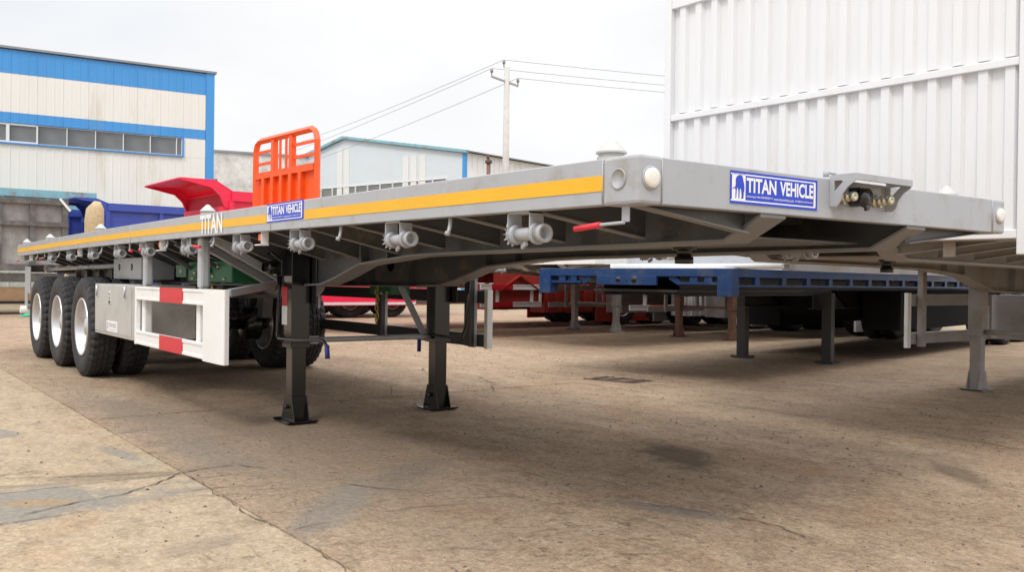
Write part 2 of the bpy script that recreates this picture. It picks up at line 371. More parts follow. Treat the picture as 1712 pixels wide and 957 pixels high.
for i in range(len(XJ)-1):
    slab(XJ[i], XJ[i+1], .6, 5.6, M['slab_light']); slab(XJ[i], XJ[i+1], 5.6, 11, M['slab_light'])
XJ2 = [-7.3, -1.4, 5.1, 11.2, 17.2, 25.4]
for i in range(len(XJ2)-1):
    for (a, b) in ((-4.15, .6), (-9.2, -4.15), (-14.2, -9.2), (-19.5, -14.2)):
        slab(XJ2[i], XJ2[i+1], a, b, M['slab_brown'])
def crack(pts, wd, z=.005):
    mb = MB(); P = []
    for a, b in zip(pts[:-1], pts[1:]):
        a, b = Vector(a), Vector(b); k = max(2, int((b-a).length/.022))
        for j in range(k): P.append(a.lerp(b, j/k))
    P.append(Vector(pts[-1])); lft = []; rgt = []; gaps = []
    for i, p in enumerate(P):
        d = (P[min(i+1, len(P)-1)]-P[max(i-1, 0)]).normalized(); nrm = Vector((-d.y, d.x))
        q = Vector((p.x, p.y, 0)); short = (Vector(pts[-1])-Vector(pts[0])).length < .6
        off = nrm*(mnoise.noise(q*3)*.05 + mnoise.noise(q*13)*.022 + mnoise.noise(q*37)*.010)*(.5 if short else 1)
        taper = min(1, i/6, (len(P)-1-i)/6)
        ww = wd*taper*(.25+1.1*abs(mnoise.noise(q*11+Vector((4,4,4)))))
        gaps.append(mnoise.noise(q*4+Vector((7,2,1))) < -.28)
        a = p+off+nrm*ww/2; b = p+off-nrm*ww/2
        lft.append((a.x, a.y, z)); rgt.append((b.x, b.y, z))
    n = len(P); mb.add(lft+rgt, [(i, i+1, n+i+1, n+i) for i in range(n-1) if not gaps[i]])
    return mb
cm = MB()
rc = random.Random(11)
CR = [([(1.02,-1.0),(.82,-1.08),(.55,-1.17),(.3,-1.22),(.04,-1.12)], .016), ([(2.35,1.5),(2.5,1.0),(2.86,.62),(2.9,.3),(2.55,.05)], .016),
      ([(2.85,.6),(3.0,.95),(3.24,1.5),(3.42,2.2)], .014), ([(3.0,-4.2),(1.6,-4.28),(.6,-4.1),(-1,-4.2)], .016), ([(3.2,2.9),(3.35,2.0),(3.3,1.2)], .012),
      ([(2.2,.05),(1.95,-.12),(1.72,-.25)], .015), ([(2.85,.6),(2.0,.61),(1.1,.6),(.2,.6)], .008),
      ([(6.2,-3.6),(5.4,-3.3),(4.9,-2.9)], .02), ([(7.3,-3.6),(6.6,-3.2)], .02), ([(5.8,-2.3),(5.2,-2.0)], .02), ([(2.2,2.4),(2.25,1.6),(2.25,1.15)], .012)]
for k in range(75):   # short flaking fissures, most of them running across the wheel tracks
    x, y = rc.uniform(.3, 5.8), rc.uniform(-.9, .5) if k < 70 else rc.uniform(-4, .5); a = R(rc.gauss(53, 13)); l = rc.uniform(.10, .5)
    CR.append(([(x, y), (x+math.cos(a)*l*.5, y+math.sin(a)*l*.5), (x+math.cos(a+.2)*l, y+math.sin(a+.2)*l)], rc.uniform(.006,.014)))
for pts, wd in CR: cm.merge(crack(pts, wd))
tag(cm.build('surface_crack', M['darkdirt'], ground), kind='stuff')
# loose grit and pebbles
pm = MB(); rng = random.Random(3)
for i in range(13000):
    t = rng.random(); x = -1.5 + 13*rng.random()**1.6; y = -6 + 8.5*rng.random()
    if mnoise.noise(Vector((x, y, 0))*1.1) < rng.uniform(-.5, .35): continue
    if y > .6 and rng.random() < .55: continue
    s = .0025 + .011*rng.random()**3.4
    a = rng.random()*6.28; vs = []
    for k in range(5):
        q = a + k*1.2566; vs.append((x+math.cos(q)*s*rng.uniform(.7,1.3), y+math.sin(q)*s*rng.uniform(.7,1.3), -.001))
    vs.append((x+rng.uniform(-.3,.3)*s, y+rng.uniform(-.3,.3)*s, s*rng.uniform(.5,1.0)))
    pm.add(vs, [(k, (k+1) % 5, 5) for k in range(5)])
tag(pm.build('gravel', M['pebble']), 'loose grit and small stones scattered over the brown concrete', None, None, 'stuff')
# drain grate
dr = thing('drain_grate', 'rusty sunken drain grate in the open concrete beside the parked trailers', 'drain', (5.1,-4.75,0), R(12))
fr = MB(); fr.box(-.32,.32,.20,.23,-.01,.008).box(-.32,-.29,-.16,.20,-.01,.007); fr.build('grate_frame', M['iron'], dr)
dpit = MB(); nn_ = 26
dpit.add([(math.cos(6.2832*k/nn_)*(.33+.07*mnoise.noise(Vector((k*.9,2,0)))), math.sin(6.2832*k/nn_)*(.20+.07*mnoise.noise(Vector((k*.7,5,0)))), .0035) for k in range(nn_)], [tuple(range(nn_))]); dpit.build('drain_bed', M['draindirt'], dr)
gb = MB(); gb.box(-.010,.010,-.15,.19,.0,.009); gbm = gb.mesh('grate_bar', M['iron'])
for i in range(9):
    if i in (2, 3, 6): continue
    link('grate_bar', gbm, dr, loc=(-.26+.065*i, random.uniform(-.03,.01), 0), rot=(0,0,random.uniform(-.05,.05)))

# ------------------------------------------------------------------ wheels (shared meshes)
def tyre_mesh():
    n = 108; RO, W = .527, .275; h = W/2
    prof = [(-h*.72,.298),(-h*.86,.315),(-h*.97,.36),(-h,.41),(-h*.985,.455),(-h*.93,.488),(-h*.80,.512),(-h*.78,.521),(-h*.42,RO),(-h*.36,RO-.014),(-h*.30,RO),
            (-h*.06,RO),(0,RO-.014),(h*.06,RO),(h*.30,RO),(h*.36,RO-.014),(h*.42,RO),(h*.78,.521),(h*.80,.512),(h*.93,.488),(h*.985,.455),(h,.41),(h*.97,.36),(h*.86,.315),(h*.72,.298)]
    mb = MB(); vs = []; m = len(prof)
    for (t, r) in prof:
        for k in range(n):
            q = 2*math.pi*k/n; rr = r; tt = t
            sh = abs(t) > h*.41 and r > .48
            kk = (k + (1 if t > 0 else 0)) % 3
            if sh and kk == 0: rr -= .016; tt = t*.965
            if abs(t) <= h*.31 and k % 3 == 1 and r > .52: rr -= .010
            vs.append((rr*math.cos(q), tt, rr*math.sin(q)))
    fs = []
    for i in range(m-1):
        for k in range(n): fs.append((i*n+k, i*n+(k+1) % n, (i+1)*n+(k+1) % n, (i+1)*n+k))
    mb.add(vs, fs, False)
    me = mb.mesh('tyre', M['rubber'])
    for p in me.polygons:
        r = math.hypot(p.center.x, p.center.z); p.use_smooth = r < .475
    return me
def rim_mesh():
    mb = MB()   # outer face towards +Y
    h = .1375
    mb.lathe([(h*.74,.302),(h*.92,.306),(h*.96,.296),(h*.9,.286),(h*.70,.278),(h*.45,.268),(.02,.258),(-.04,.245),(-.065,.20),(-.05,.175),(-.05,.12),(-.02,.115),(.05,.105),(.085,.09),(.10,.0)], (0,0,0), (0,1,0), 48)
    mb.lathe([(-h*.74,.302),(-h*.92,.306),(-h*.9,.286),(-h*.5,.27),(-.07,.25)], (0,0,0), (0,1,0), 48)
    for k in range(10):
        q = 2*math.pi*k/10; mb.lathe([(-.05,.016),(-.02,.016),(-.015,.0)], (.147*math.cos(q), 0, .147*math.sin(q)), (0,1,0), 6, False)
    return mb.mesh('rim', M['silver'])
TYRE, RIM = tyre_mesh(), rim_mesh()
def wheel(parent, x, y, z=.522, flip=False, rim=None):
    e = bpy.data.objects.new('wheel', None); C.objects.link(e); e.parent = parent; e.location = (x, y, z); e.empty_display_size = .1
    if flip: e.rotation_euler = (0, random.uniform(0, 6), math.pi)
    else: e.rotation_euler = (0, random.uniform(0, 6), 0)
    link('tyre', TYRE, e); link('rim', rim or RIM, e)
    return e

# ------------------------------------------------------------------ flatbed semi-trailer
T, RH, W = 1.49, .16, 2.5
def camber(x, Lt): return .03*math.sin(math.pi*max(0, min(1, x/Lt)))
def winch_mb():
    """strap winch hanging under a rail; origin at the rail's lower edge, axis along x, towards -x the free drum end"""
    mb = MB()
    for (x, ) in ((.0,), (.14,)):
        poly = [(-.085,0),(-.02,0),(-.02,-.085)] + [(-.0525+.0375*math.cos(a), -.088+.0375*math.sin(a)) for a in [R(d) for d in (0,-30,-60,-90,-120,-150,-180)]]
        mb.prism(poly, 0, x, x+.006)
    mb.box(.0,.146,-.085,-.02,-.006,0)
    mb.tube([(.15,-.0525,-.085),(-.008,-.0525,-.085)], .026, 16)
    mb.lathe([(-.012,.026),(-.012,.033),(-.034,.033),(-.036,.037),(-.056,.037),(-.058,.035),(-.058,.025),(-.02,.022),(-.02,0)], (0,-.0525,-.085), (1,0,0), 24)
    mb.lathe([(-.012,.026),(-.012,.043),(-.002,.043),(-.002,.026)], (0,-.0525,-.085), (1,0,0), 20)
    mb.lathe([(.115,.026),(.115,.04),(.135,.04),(.135,.026)], (0,-.0525,-.085), (1,0,0), 20)
    # ratchet gear and pawl
    g = []
    for k in range(12):
        a = 2*math.pi*k/12; g += [(-.0525+.046*math.cos(a), -.085+.046*math.sin(a)), (-.0525+.031*math.cos(a+.12), -.085+.031*math.sin(a+.12)), (-.0525+.031*math.cos(a+.42), -.085+.031*math.sin(a+.42))]
    mb.prism(g, 0, .149, .160)
    mb.prism([(-.075,-.03),(-.035,-.03),(-.028,-.055),(-.06,-.05)], 0, .149, .165)
    mb.bar((.06,-.05,-.12), (.10,-.06,-.135), .012, .018)
    return mb
def hook_mb():
    mb = MB(); mb.tube([(0,-.03,0),(0,-.03,-.03),(-.003,-.022,-.06),(-.01,-.008,-.078)], .009, 8)
    mb.lathe([(-.012,.0),(-.012,.013),(.004,.013),(.004,0)], (-.01,-.008,-.078), (0,.4,-1), 8); return mb
def twist_mb():
    mb = MB(); mb.lathe([(0,.052),(.022,.052),(.024,.046),(.034,.046),(.036,.056),(.042,.056),(.085,.014),(.09,0)], (0,0,0), (0,0,1), 20, False); return mb
def sidelamp(parent, x, y, z, mats):
    b = MB(); b.box(-.045,.045,-.05,-.044,-.075,0).box(-.05,.05,-.05,.005,-.085,-.078).box(-.05,-.044,-.044,.0,-.078,-.0); o = b.build('lamp_bracket', mats['lampbr'], parent); o.location = (x, y, z)
    b = MB(); b.box(-.036,.036,-.044,-.012,-.055,-.012); l = b.build('side_marker_lamp', M['orange_lamp'], parent, .004); l.location = (x, y, z)
BEAM_BOT = [(.012,1.329),(.19,1.238),(2.25,1.222),(2.6,1.215),(3.25,1.17),(3.62,1.075),(3.85,1.03),(4.3,1.015)]
def beam_z(x):
    for (a, za), (b, zb) in zip(BEAM_BOT[:-1], BEAM_BOT[1:]):
        if a <= x <= b: return za+(zb-za)*(x-a)/(b-a)
    return BEAM_BOT[-1][1]
def trailer_chassis(root, Lt, mats, detail=True, wheels=True, near_first=True, stripe=True, leg_in=.62):
    p, und, leg = mats['paint'], mats['under'], mats['leg']
    xs = [0.17 + (Lt-.2)*i/30 for i in range(31)]
    rails = []
    # side rails: C channel following the camber
    for side in (0, 1):
        mb = MB()
        sec = [(0,0),(0,-RH),(-.055,-RH),(-.055,-RH+.008),(-.008,-RH+.008),(-.008,-.008),(-.07,-.008),(-.07,0)]
        n = len(sec)
        vs = []
        for x in xs:
            c = camber(x, Lt)
            for (dy, dz) in sec:
                y = dy if side == 0 else -W-dy
                vs.append((x, y, T+dz+c))
        fs = [tuple(range(n)), tuple(reversed(range((len(xs)-1)*n, len(xs)*n)))]
        for i in range(len(xs)-1):
            for k in range(n): fs.append((i*n+k, i*n+(k+1) % n, (i+1)*n+(k+1) % n, (i+1)*n+k))
        mb.add(vs, fs)
        # bright folded lip line
        r = mb.build('side_rail', p, root, .004 if detail else 0); rails.append(r)
        if stripe:
            for (a, b) in stripe:
                if side == 1 and detail: a, b = .2, Lt-.3
                elif side == 1: continue
                sm = MB(); k = max(2, int((b-a)/.4)); y0 = .0025 if side == 0 else -W-.0025; vs = []; fs = []
                for i in range(k+1):
                    x = a+(b-a)*i/k; c = camber(x, Lt); vs += [(x, y0, 1.378+c), (x, y0, 1.432+c), (x, y0*.0 if side == 0 else -W, 1.378+c), (x, 0 if side == 0 else -W, 1.432+c)]
                for i in range(k): j = i*4; fs += [(j,j+4,j+5,j+1),(j+2,j+3,j+7,j+6),(j,j+2,j+6,j+4),(j+1,j+5,j+7,j+3)]
                fs += [(0,1,3,2), (k*4, k*4+2, k*4+3, k*4+1)]
                sm.add(vs, fs); sm.build('reflective_stripe', M['yellow'], r)
                if side == 1: break
    # front beam with folded top
    fb = MB(); fb.box(.004,.06,-.11,-W+.11,T-RH,T); fb.box(.06,.12,-.11,-W+.11,T-.012,T-.004)
    fb.build('front_beam', p, root, .006)
    rb = MB(); rb.box(Lt-.06,Lt-.004,-.08,-W+.08,T-.22,T-.006); rb.build('rear_beam', p, root, .004)
    for side in (0, 1):
        y0, y1 = (.003, -.11) if side == 0 else (-W-.003, -W+.11)
        cb = MB(); cb.box(-.003,.17,y0,y1,T-RH-.003,T+.003); c = cb.build('corner_casting', p, root, .012)
        if detail:
            lm = MB(); yc = -.055 if side == 0 else -W+.055
            lm.lathe([(0,.034),(.010,.034),(.013,.032),(.0155,.020),(.016,0)], (-.004,yc,1.415), (-1,0,0), 28); lm.build('marker_lamp', M['lamp'], c)
            lm = MB(); lm.lathe([(0,.041),(.004,.041),(.004,.034),(.0,.034)], (-.003,yc,1.415), (-1,0,0), 28); lm.build('lamp_ring', p, c)
            sy = .003 if side == 0 else -W-.003; sg = 1 if side == 0 else -1
            lm = MB(); lm.lathe([(0,.036),(.0045,.036),(.0055,.031),(.0012,.030),(.0012,0)], (.09,sy,1.415), (0,sg,0), 28); lm.build('blank_lamp_hole', p, c)
    # deck
    dk = MB(); seg = 16
    for i in range(seg):
        a, b = .06+(Lt-.12)*i/seg, .06+(Lt-.12)*(i+1)/seg; c = camber((a+b)/2, Lt)
        dk.box(a, b-.003, -.07, -W+.07, T-.016+c-.004, T-.004+c-.004)
    dk.build('deck', p, root)
    # main beams: web + flanges
    BX = [(x, z) for x, z in BEAM_BOT] + [(6, 1.005), (Lt-.25, 1.02)]
    for y in (-.72, -1.72):
        mb = MB()
        poly = [(x, z) for x, z in BX] + [(Lt-.25, T-.09), (0.06, T-.09)]
        # web as quads
        vs = []; fs = []
        for (x, z) in BX:
            zt = T-.035+camber(x, Lt)-.01; vs += [(x, y-.005, z), (x, y+.005, z), (x, y-.005, zt), (x, y+.005, zt)]
        for i in range(len(BX)-1):
            j = i*4; fs += [(j,j+2,j+6,j+4),(j+1,j+5,j+7,j+3),(j,j+4,j+5,j+1),(j+2,j+3,j+7,j+6)]
        mb.add(vs, fs); mb.mat(1)
        for (a, za), (b, zb) in zip(BX[:-1], BX[1:]):
            mb.add([(a,y-.075,za-.013),(b,y-.075,zb-.013),(b,y+.075,zb-.013),(a,y+.075,za-.013),(a,y-.075,za),(b,y-.075,zb),(b,y+.075,zb),(a,y+.075,za)],
                   [(0,3,2,1),(4,5,6,7),(0,1,5,4),(2,3,7,6)] + ([(3,0,4,7)] if a < .1 else []))
        mb.mat(0)
        for i in range(12):
            x = 4.35 + (Lt-5)*i/11; mb.box(x-.004, x+.004, y-.065, y+.065, beam_z(x)+.002, T-.045)
        for x in (2.9, 3.25): mb.box(x-.004, x+.004, y-.06, y+.06, beam_z(x)+.002, T-.045)
        mb.build('main_beam', [und, M['flange'] if detail else und], root)
        if detail:
            for x in (4.75, 5.25): hm = MB(); hm.lathe([(0,.06),(.002,.06),(.002,0)], (x, y+.0052, 1.19), (0,1,0), 20, False); hm.build('beam_hole', M['black'], root)
    # cross members and outriggers
    cmb = MB(); x = .63
    while x < Lt-.3:
        c = camber(x, Lt)
        cmb.box(x-.03, x+.03, -.73, -1.71, T-.14+c, T-.022+c); x += .53
    cmb.build('cross_member', und, root)
    ks = int((Lt-.3)/.53)
    for k in range(ks):
        x = .10 + .53*k; c = camber(x, Lt); zb = beam_z(x)
        low = max(zb+.02, 1.20) if x < 4.3 else 1.12
        for sgn, ye, yb in ((1, -.058, -.66), (-1, -W+.058, -1.78)):
            if k == 0: low = 1.262
            m2 = MB()
            m2.add([(x-.003,ye,T-RH+.004+c),(x-.003,yb,low),(x-.003,yb,T-.022+c),(x-.003,ye,T-.022+c),(x+.003,ye,T-RH+.004+c),(x+.003,yb,low),(x+.003,yb,T-.022+c),(x+.003,ye,T-.022+c)],
                   [(0,1,2,3),(7,6,5,4),(0,4,5,1),(1,5,6,2),(2,6,7,3),(3,7,4,0)])
            m2.mat(1).bar((x, ye, T-RH+.002+c), (x, yb, low-.003), .05, .006)
            m2.build('outrigger', [und, M['flange'] if detail else und], root)
    # king pin and its plate
    kp = MB(); kp.box(.25,1.9,-.80,-1.64,1.252,1.26); kp.build('coupling_plate', und, root)
    kp = MB(); kp.lathe([(0,.06),(-.02,.06),(-.02,.037),(-.055,.037),(-.055,.046),(-.09,.046),(-.09,0)], (.95,-1.25,1.25), (0,0,1), 20); kp.build('king_pin', M['black'], root)
    # wheels and axles
    if wheels:
        wx0 = wheels
        for i in range(3):
            x = wx0 + 1.31*i
            ax = MB(); ax.tube([(x,-.14,.522),(x,-W+.14,.522)], .065, 16)
            ax.lathe([(0,.19),(.16,.19),(.16,.0)], (x,-.62,.522), (0,-1,0), 24); ax.lathe([(0,.19),(.16,.19),(.16,0)], (x,-W+.62,.522), (0,1,0), 24)
            ax.build('axle', M['black'], root)
            for y in (-.72, -W+.78):
                sp = MB()
                for q in range(6):
                    hl = .5-.055*q; pts = [(x-hl+2*hl*t/8, .70-q*.012-.09*(1-((t-4)/4)**2*(hl/.5)**2)) for t in range(9)]
                    for (a, b) in zip(pts[:-1], pts[1:]): sp.bar((a[0], y, a[1]), (b[0], y, b[1]), .075, .0115)
                sp.box(x-.06,x+.06,y-.05,y+.05,.56,.62); sp.build('leaf_spring', M['black'], root)
                hg = MB()
                for xx in ((x-.655,) if i else (x-.655,)) + ((x+.655,) if i == 2 else ()):
                    hg.prism([(xx-.12,1.0),(xx+.12,1.0),(xx+.06,.62),(xx-.06,.62)], 1, y-.055, y+.055)
                hg.build('spring_hanger', und, root)
            for (y, fl) in ((-.1175, False), (-.445, True), (-W+.1175, True), (-W+.445, False)):
                wheel(root, x, y+.02 if y > -1.2 else y-.02, flip=fl)
    # landing legs
    legs = []
    for y in (-leg_in, -W+leg_in):
        lx = 4.185 if (detail and y > -1) else 4.24
        mb = MB(); mb.box(lx-.07,lx+.07,y-.07,y+.07,.565,1.3); mb.box(lx-.078,lx+.078,y-.078,y+.078,.555,.59)
        if detail: mb.box(lx-.16,lx+.10,y-.085,y-.078,.88,1.33)
        lo = mb.build('landing_leg', leg, root, .006); legs.append(lo)
        mb = MB(); mb.box(lx-.055,lx+.055,y-.055,y+.055,.12,.56); mb.build('inner_tube', leg, lo, .006)
        mb = MB()
        for yy in (-.062, .054): mb.prism([(lx-.12,.014),(lx+.12,.014),(lx+.062,.2),(lx-.062,.2)], 1, y+yy, y+yy+.008)
        mb.box(lx-.062,lx-.054,y-.054,y+.054,.014,.2); mb.box(lx+.054,lx+.062,y-.054,y+.054,.014,.2)
        mb.prism([(lx-.155,.020),(lx-.12,.004),(lx+.12,.004),(lx+.155,.020),(lx+.155,.028),(lx+.12,.013),(lx-.12,.013),(lx-.155,.028)], 1, y-.115, y+.115)
        mb.lathe([(0,.017),(.02,.017),(.02,0)], (lx,y+.064,.12), (0,1,0), 8)
        mb.build('foot', leg, lo, .003)
    cs = MB(); cs.tube([(4.24,-leg_in-.078,.60),(4.24,-leg_in-.2,.60),(4.24,-W+leg_in+.2,.60),(4.24,-W+leg_in+.078,.60)], .021, 12); cs.bar((4.24,-leg_in-.079,.60),(4.24,-leg_in-.2,.60),.012,.06); cs.build('cross_shaft', leg if not detail else M['grey'], root)
    return rails, legs
def side_guard(root, x0, x1, y, out, m, mred, mats, red=True, zb=.47, zt=.975, posts=(), cap=True, rear=True):
    """two aluminium rails, rear post, wide rounded front cap; out=+1 faces +y. real thickness 3 cm"""
    g = bpy.data.objects.new('side_guard', None); C.objects.link(g); g.parent = root; g.empty_display_size = .1
    a, b = (y-.035, y) if out > 0 else (y, y+.035)
    outer = b if out > 0 else a
    for (z0, z1) in ((zt-.115, zt), (zb+.005, zb+.12)):
        mb = MB(); mb.box(x0+(.36 if cap else 0), x1, a, b, z0, z1)
        mb.box(x0+(.36 if cap else 0), x1, outer, outer+out*.006, z0, z0+.022); mb.box(x0+(.36 if cap else 0), x1, outer, outer+out*.006, z1-.022, z1)
        mb.build('guard_rail', m, g, .003)
        if red:
            rm = MB(); rm.box(red[0], red[1], outer+out*.001, outer+out*.0072, z0-.001, z1+.001); rm.box(red[0], red[1], outer+out*.007, outer+out*.0095, z0+.018, z0+.022); rm.build('red_reflector', mred, g)
    if cap:
        pr = []
        for k in range(9):
            t = k/8; pr.append((x0+.42*t**2.2, outer+out*(.010-.014*(1-t)**5)))
        pr2 = [(p[0]+.004, p[1]-out*.03) for p in reversed(pr)]
        mb = MB(); mb.prism(pr+pr2, 2, zb-.004, zt+.004); ec = mb.build('end_cap', m, g)
    if rear:
        mb = MB(); mb.box(x1, x1+.06, a, b+.002, zb, zt); mb.build('guard_post', m, g, .003)
    for px in posts:
        mb = MB(); mb.box(px-.04, px+.04, a-.004 if out > 0 else b, a-.04 if out > 0 else b+.04, zb, zt); mb.build('guard_post', m, g, .003)
    return g
def sign_mb(wd, ht, border=True):
    """blue sign with a white logo field, lettering and contact line, in XZ, facing -Y, thickness .003"""
    s = MB(); s.mat(0).box(0, wd, 0, .003, 0, ht)
    e = -.0004; q = -.0008
    def rect(x0, x1, z0, z1, y): s.add([(x0*wd,y,z0*ht),(x1*wd,y,z0*ht),(x1*wd,y,z1*ht),(x0*wd,y,z1*ht)], [(0,1,2,3)])
    s.mat(1)
    rect(0, .975, .885, .925, e); rect(0, .975, .075, .118, e); rect(.953, .978, .118, .885, e)
    rect(.012, .158, .118, .925, e)
    s.mat(0)   # logo: standing elephant silhouette seen from the front
    body = [(.052,.62),(.050,.72),(.058,.81),(.074,.86),(.098,.885),(.118,.87),(.128,.80),(.134,.70),(.142,.62),(.146,.50),(.144,.40),(.138,.34),(.139,.27),(.136,.22),(.136,.17),(.112,.155),(.110,.19),(.116,.22),(.112,.36),(.106,.455),(.098,.46),(.094,.36),(.092,.17),(.090,.155),(.082,.16),(.080,.40),(.074,.475),(.066,.475),(.062,.36),(.058,.16),(.050,.155),(.050,.40),(.044,.47),(.032,.455),(.020,.43),(.018,.445),(.030,.49),(.046,.50)]
    s.add([(x*wd, q, z*ht) for x, z in body], [tuple(range(len(body)))])
    s.mat(1)
    t = text_mb('TITAN', .46*ht, .335*wd, .032); o = len(s.v)
    def put(t, x, z):
        s.merge(_mi(t, 1), Matrix.Translation((x*wd, q, z*ht)))
    def _mi(t, i): t.mi = [i]*len(t.mi); return t
    put(t, .168, .37); put(text_mb('VEHICLE', .46*ht, .402*wd, .032), .545, .37)
    put(text_mb('whatsapp:+8615064000414', .085*ht, .29*wd, .004), .170, .20)
    put(text_mb('www.titanvehicle.com', .085*ht, .235*wd, .004), .475, .20)
    put(text_mb('sales@titanvehicle.com', .085*ht, .215*wd, .004), .725, .20)
    return s

L_MAIN = 12.65
main = thing('flatbed_trailer', 'long grey three-axle flatbed semi-trailer with yellow stripe standing on black landing legs in front', 'trailer')
mm = dict(paint=M['grey'], under=M['under'], leg=M['black'], lampbr=M['white'])
rails, legs = trailer_chassis(main, L_MAIN, mm, True, 8.25, stripe=[(.17,2.655),(3.21,12.6)])
# signs and lettering
sg = sign_mb(.515, .118).build('sign_board', [M['blue_sign'], M['sign_white']], main)
sg.matrix_world = Matrix.Translation((.0015, -.462, 1.357)) @ Matrix.Rotation(-math.pi/2, 4, 'Z')
sg.location = (.0008, -.462, 1.357); sg.rotation_euler = (0,0,-math.pi/2)
sg2 = sign_mb(.535, .112).build('sign_board', [M['blue_sign'], M['sign_white']], main)
sg2.location = (3.205, .004, 1.382+camber(3,12.65)-.002); sg2.rotation_euler = (0,0,math.pi)
lt = text_mb('TITAN', .138, .47, .03); lo = lt.build('lettering', M['sign_white'], rails[0])
lo.location = (4.47, .0042, 1.343+camber(4.2,12.65)); lo.rotation_euler = (0,0,math.pi)
# winches, hooks, levers, lamps along the near rail; winches and hooks along the far rail too
WM = winch_mb().mesh('strap_winch', M['grey']); HM = hook_mb().mesh('rope_hook', M['grey']); TM = twist_mb().mesh('twist_lock', M['stain_grey'])
for x in (.60,1.60,2.75,3.70,4.83,5.96,6.92,8.02,9.12,10.25):
    link('strap_winch', WM, main, loc=(x, .005, T-RH+camber(x,L_MAIN)))
for x in (1.19,2.26,4.26,5.38,7.62,9.75,11.2): link('rope_hook', HM, main, loc=(x, -.002, T-RH+camber(x,L_MAIN)+.003))
for x in (1.1,2.3,3.5,4.7,5.9): link('strap_winch', WM, main, loc=(x, -W+.10, T-RH+camber(x,L_MAIN)))
TW = [.24, 4.62, 8.0, 10.75, 12.5]
for x in TW:
    for y in (-.1, -W+.1):
        link('twist_lock', TM, main, loc=(x, y, T+camber(x,L_MAIN)-.004))
for x in (3.38,5.58,8.7,11.75): sidelamp(main, x, -.012, T-RH+camber(x,L_MAIN), mm)
def lever(x, dx, dz=-.055, bracket=True):
    b = MB(); b.box(x-.012,x+.022,-.035,-.029,T-RH-.055,T-RH+.02) if bracket else None
    b.tube([(x,-.02,T-RH-.058),(x+dx*.45,-.01,T-RH-.062),(x+dx*.6,-.01,T-RH-.064)], .006, 8)
    o = b.build('twist_lock_lever', M['grey'], main)
    g = MB(); g.tube([(x+dx*.45,-.01,T-RH-.062),(x+dx,-.008,T-RH-.072)], .011, 10); g.build('grip', M['redgrip'], o)
    o.location.z = camber(x, L_MAIN)-.004
lever(.085, .24); lever(4.80,-.30); lever(6.55,-.16); lever(6.2,-.12); lever(10.7,.2); lever(12.4,.3)
for y in (-.113, -W+.113):
    wb = MB(); wb.tube([(.003,y,T-RH+.004),(.0025,y,T-.06),(.003,y,T-.003)], .0035, 6); wb.build('weld_bead', M['grey'], main)
for x in (.173, 3.15, 6.4, 9.6):
    c = camber(x, L_MAIN); wb = MB(); wb.tube([(x,.0005,T-RH+.004+c),(x+.002,.0005,T-.08+c),(x,.0005,T-.003+c)], .003, 6); wb.build('weld_bead', M['grey'], main)
# gladhand bracket on the front beam
br = MB()
y0, y1 = -1.06, -1.465
br.box(-.115,.0035,y1,y0,1.4985,1.5035); br.box(-.115,-.109,y1,y0,1.478,1.4985)
for yy in (y0-.005, y1):
    outl = [(.003,1.4985),(-.109,1.4985),(-.109,1.472),(-.078,1.452),(-.055,1.424),(-.045,1.394),(-.030,1.377),(.003,1.379)]
    hole = [(-.018,1.480),(-.064,1.480),(-.018,1.436)]
    n1, n2 = len(outl), len(hole)
    for (pa, pb) in ((outl, hole),):
        # plate with a hole: strips between hole and outline
        A = [outl[0], outl[1], outl[2], outl[3], outl[4], outl[5], outl[6], outl[7]]
        vs = [(p[0], yy, p[1]) for p in A+hole] + [(p[0], yy+.005, p[1]) for p in A+hole]
        fl = [(0,1,9,8),(1,2,9),(2,3,9),(3,4,10,9),(4,5,10),(5,6,10),(6,7,10),(7,0,8,10)]
        o = 11; fs = list(fl) + [tuple(i+o for i in reversed(f)) for f in fl]
        fs += [(i, (i+1) % 8, (i+1) % 8+o, i+o) for i in range(8)] + [(8+i, 8+(i+1) % 3, 8+(i+1) % 3+o, 8+i+o) for i in range(3)]
        br.add(vs, fs)
brk = br.build('coupling_bracket', M['grey'], main)
pin = MB(); pin.tube([(.03,-1.075,1.5),(.03,-1.075,1.525)], .012, 10); pin.tube([(.03,-1.07,1.521),(.03,-1.14,1.515)], .005, 8); pin.build('release_pin', M['grey'], main)
for yy in (-1.115, -1.375):
    cp = MB(); cp.lathe([(0,.024),(.008,.026),(.008,.017),(.02,.017),(.022,.021),(.03,.021),(.032,.015),(.04,.015),(.042,.020),(.05,.020),(.052,.014),(.062,.014),(.064,.019),(.078,.019),(.078,.009),(.07,0)], (0,yy,1.418), (-1,0,0), 16)
    cp.box(-.03,-.012,yy-.006,yy+.006,1.39,1.402); cp.build('air_coupling', M['brass'], main)
sk = MB(); sk.lathe([(0,.034),(.05,.034),(.05,.039),(.055,.041),(.07,.039),(.072,0)], (0,-1.215,1.418), (-1,0,0), 20); sk.box(-.05,-.0,-1.24,-1.19,1.448,1.461); sk.prism([(-1.23,1.388),(-1.195,1.388),(-1.205,1.365),(-1.22,1.369)], 0, -.074, -.06)
sk.build('electric_socket', M['black'], main)
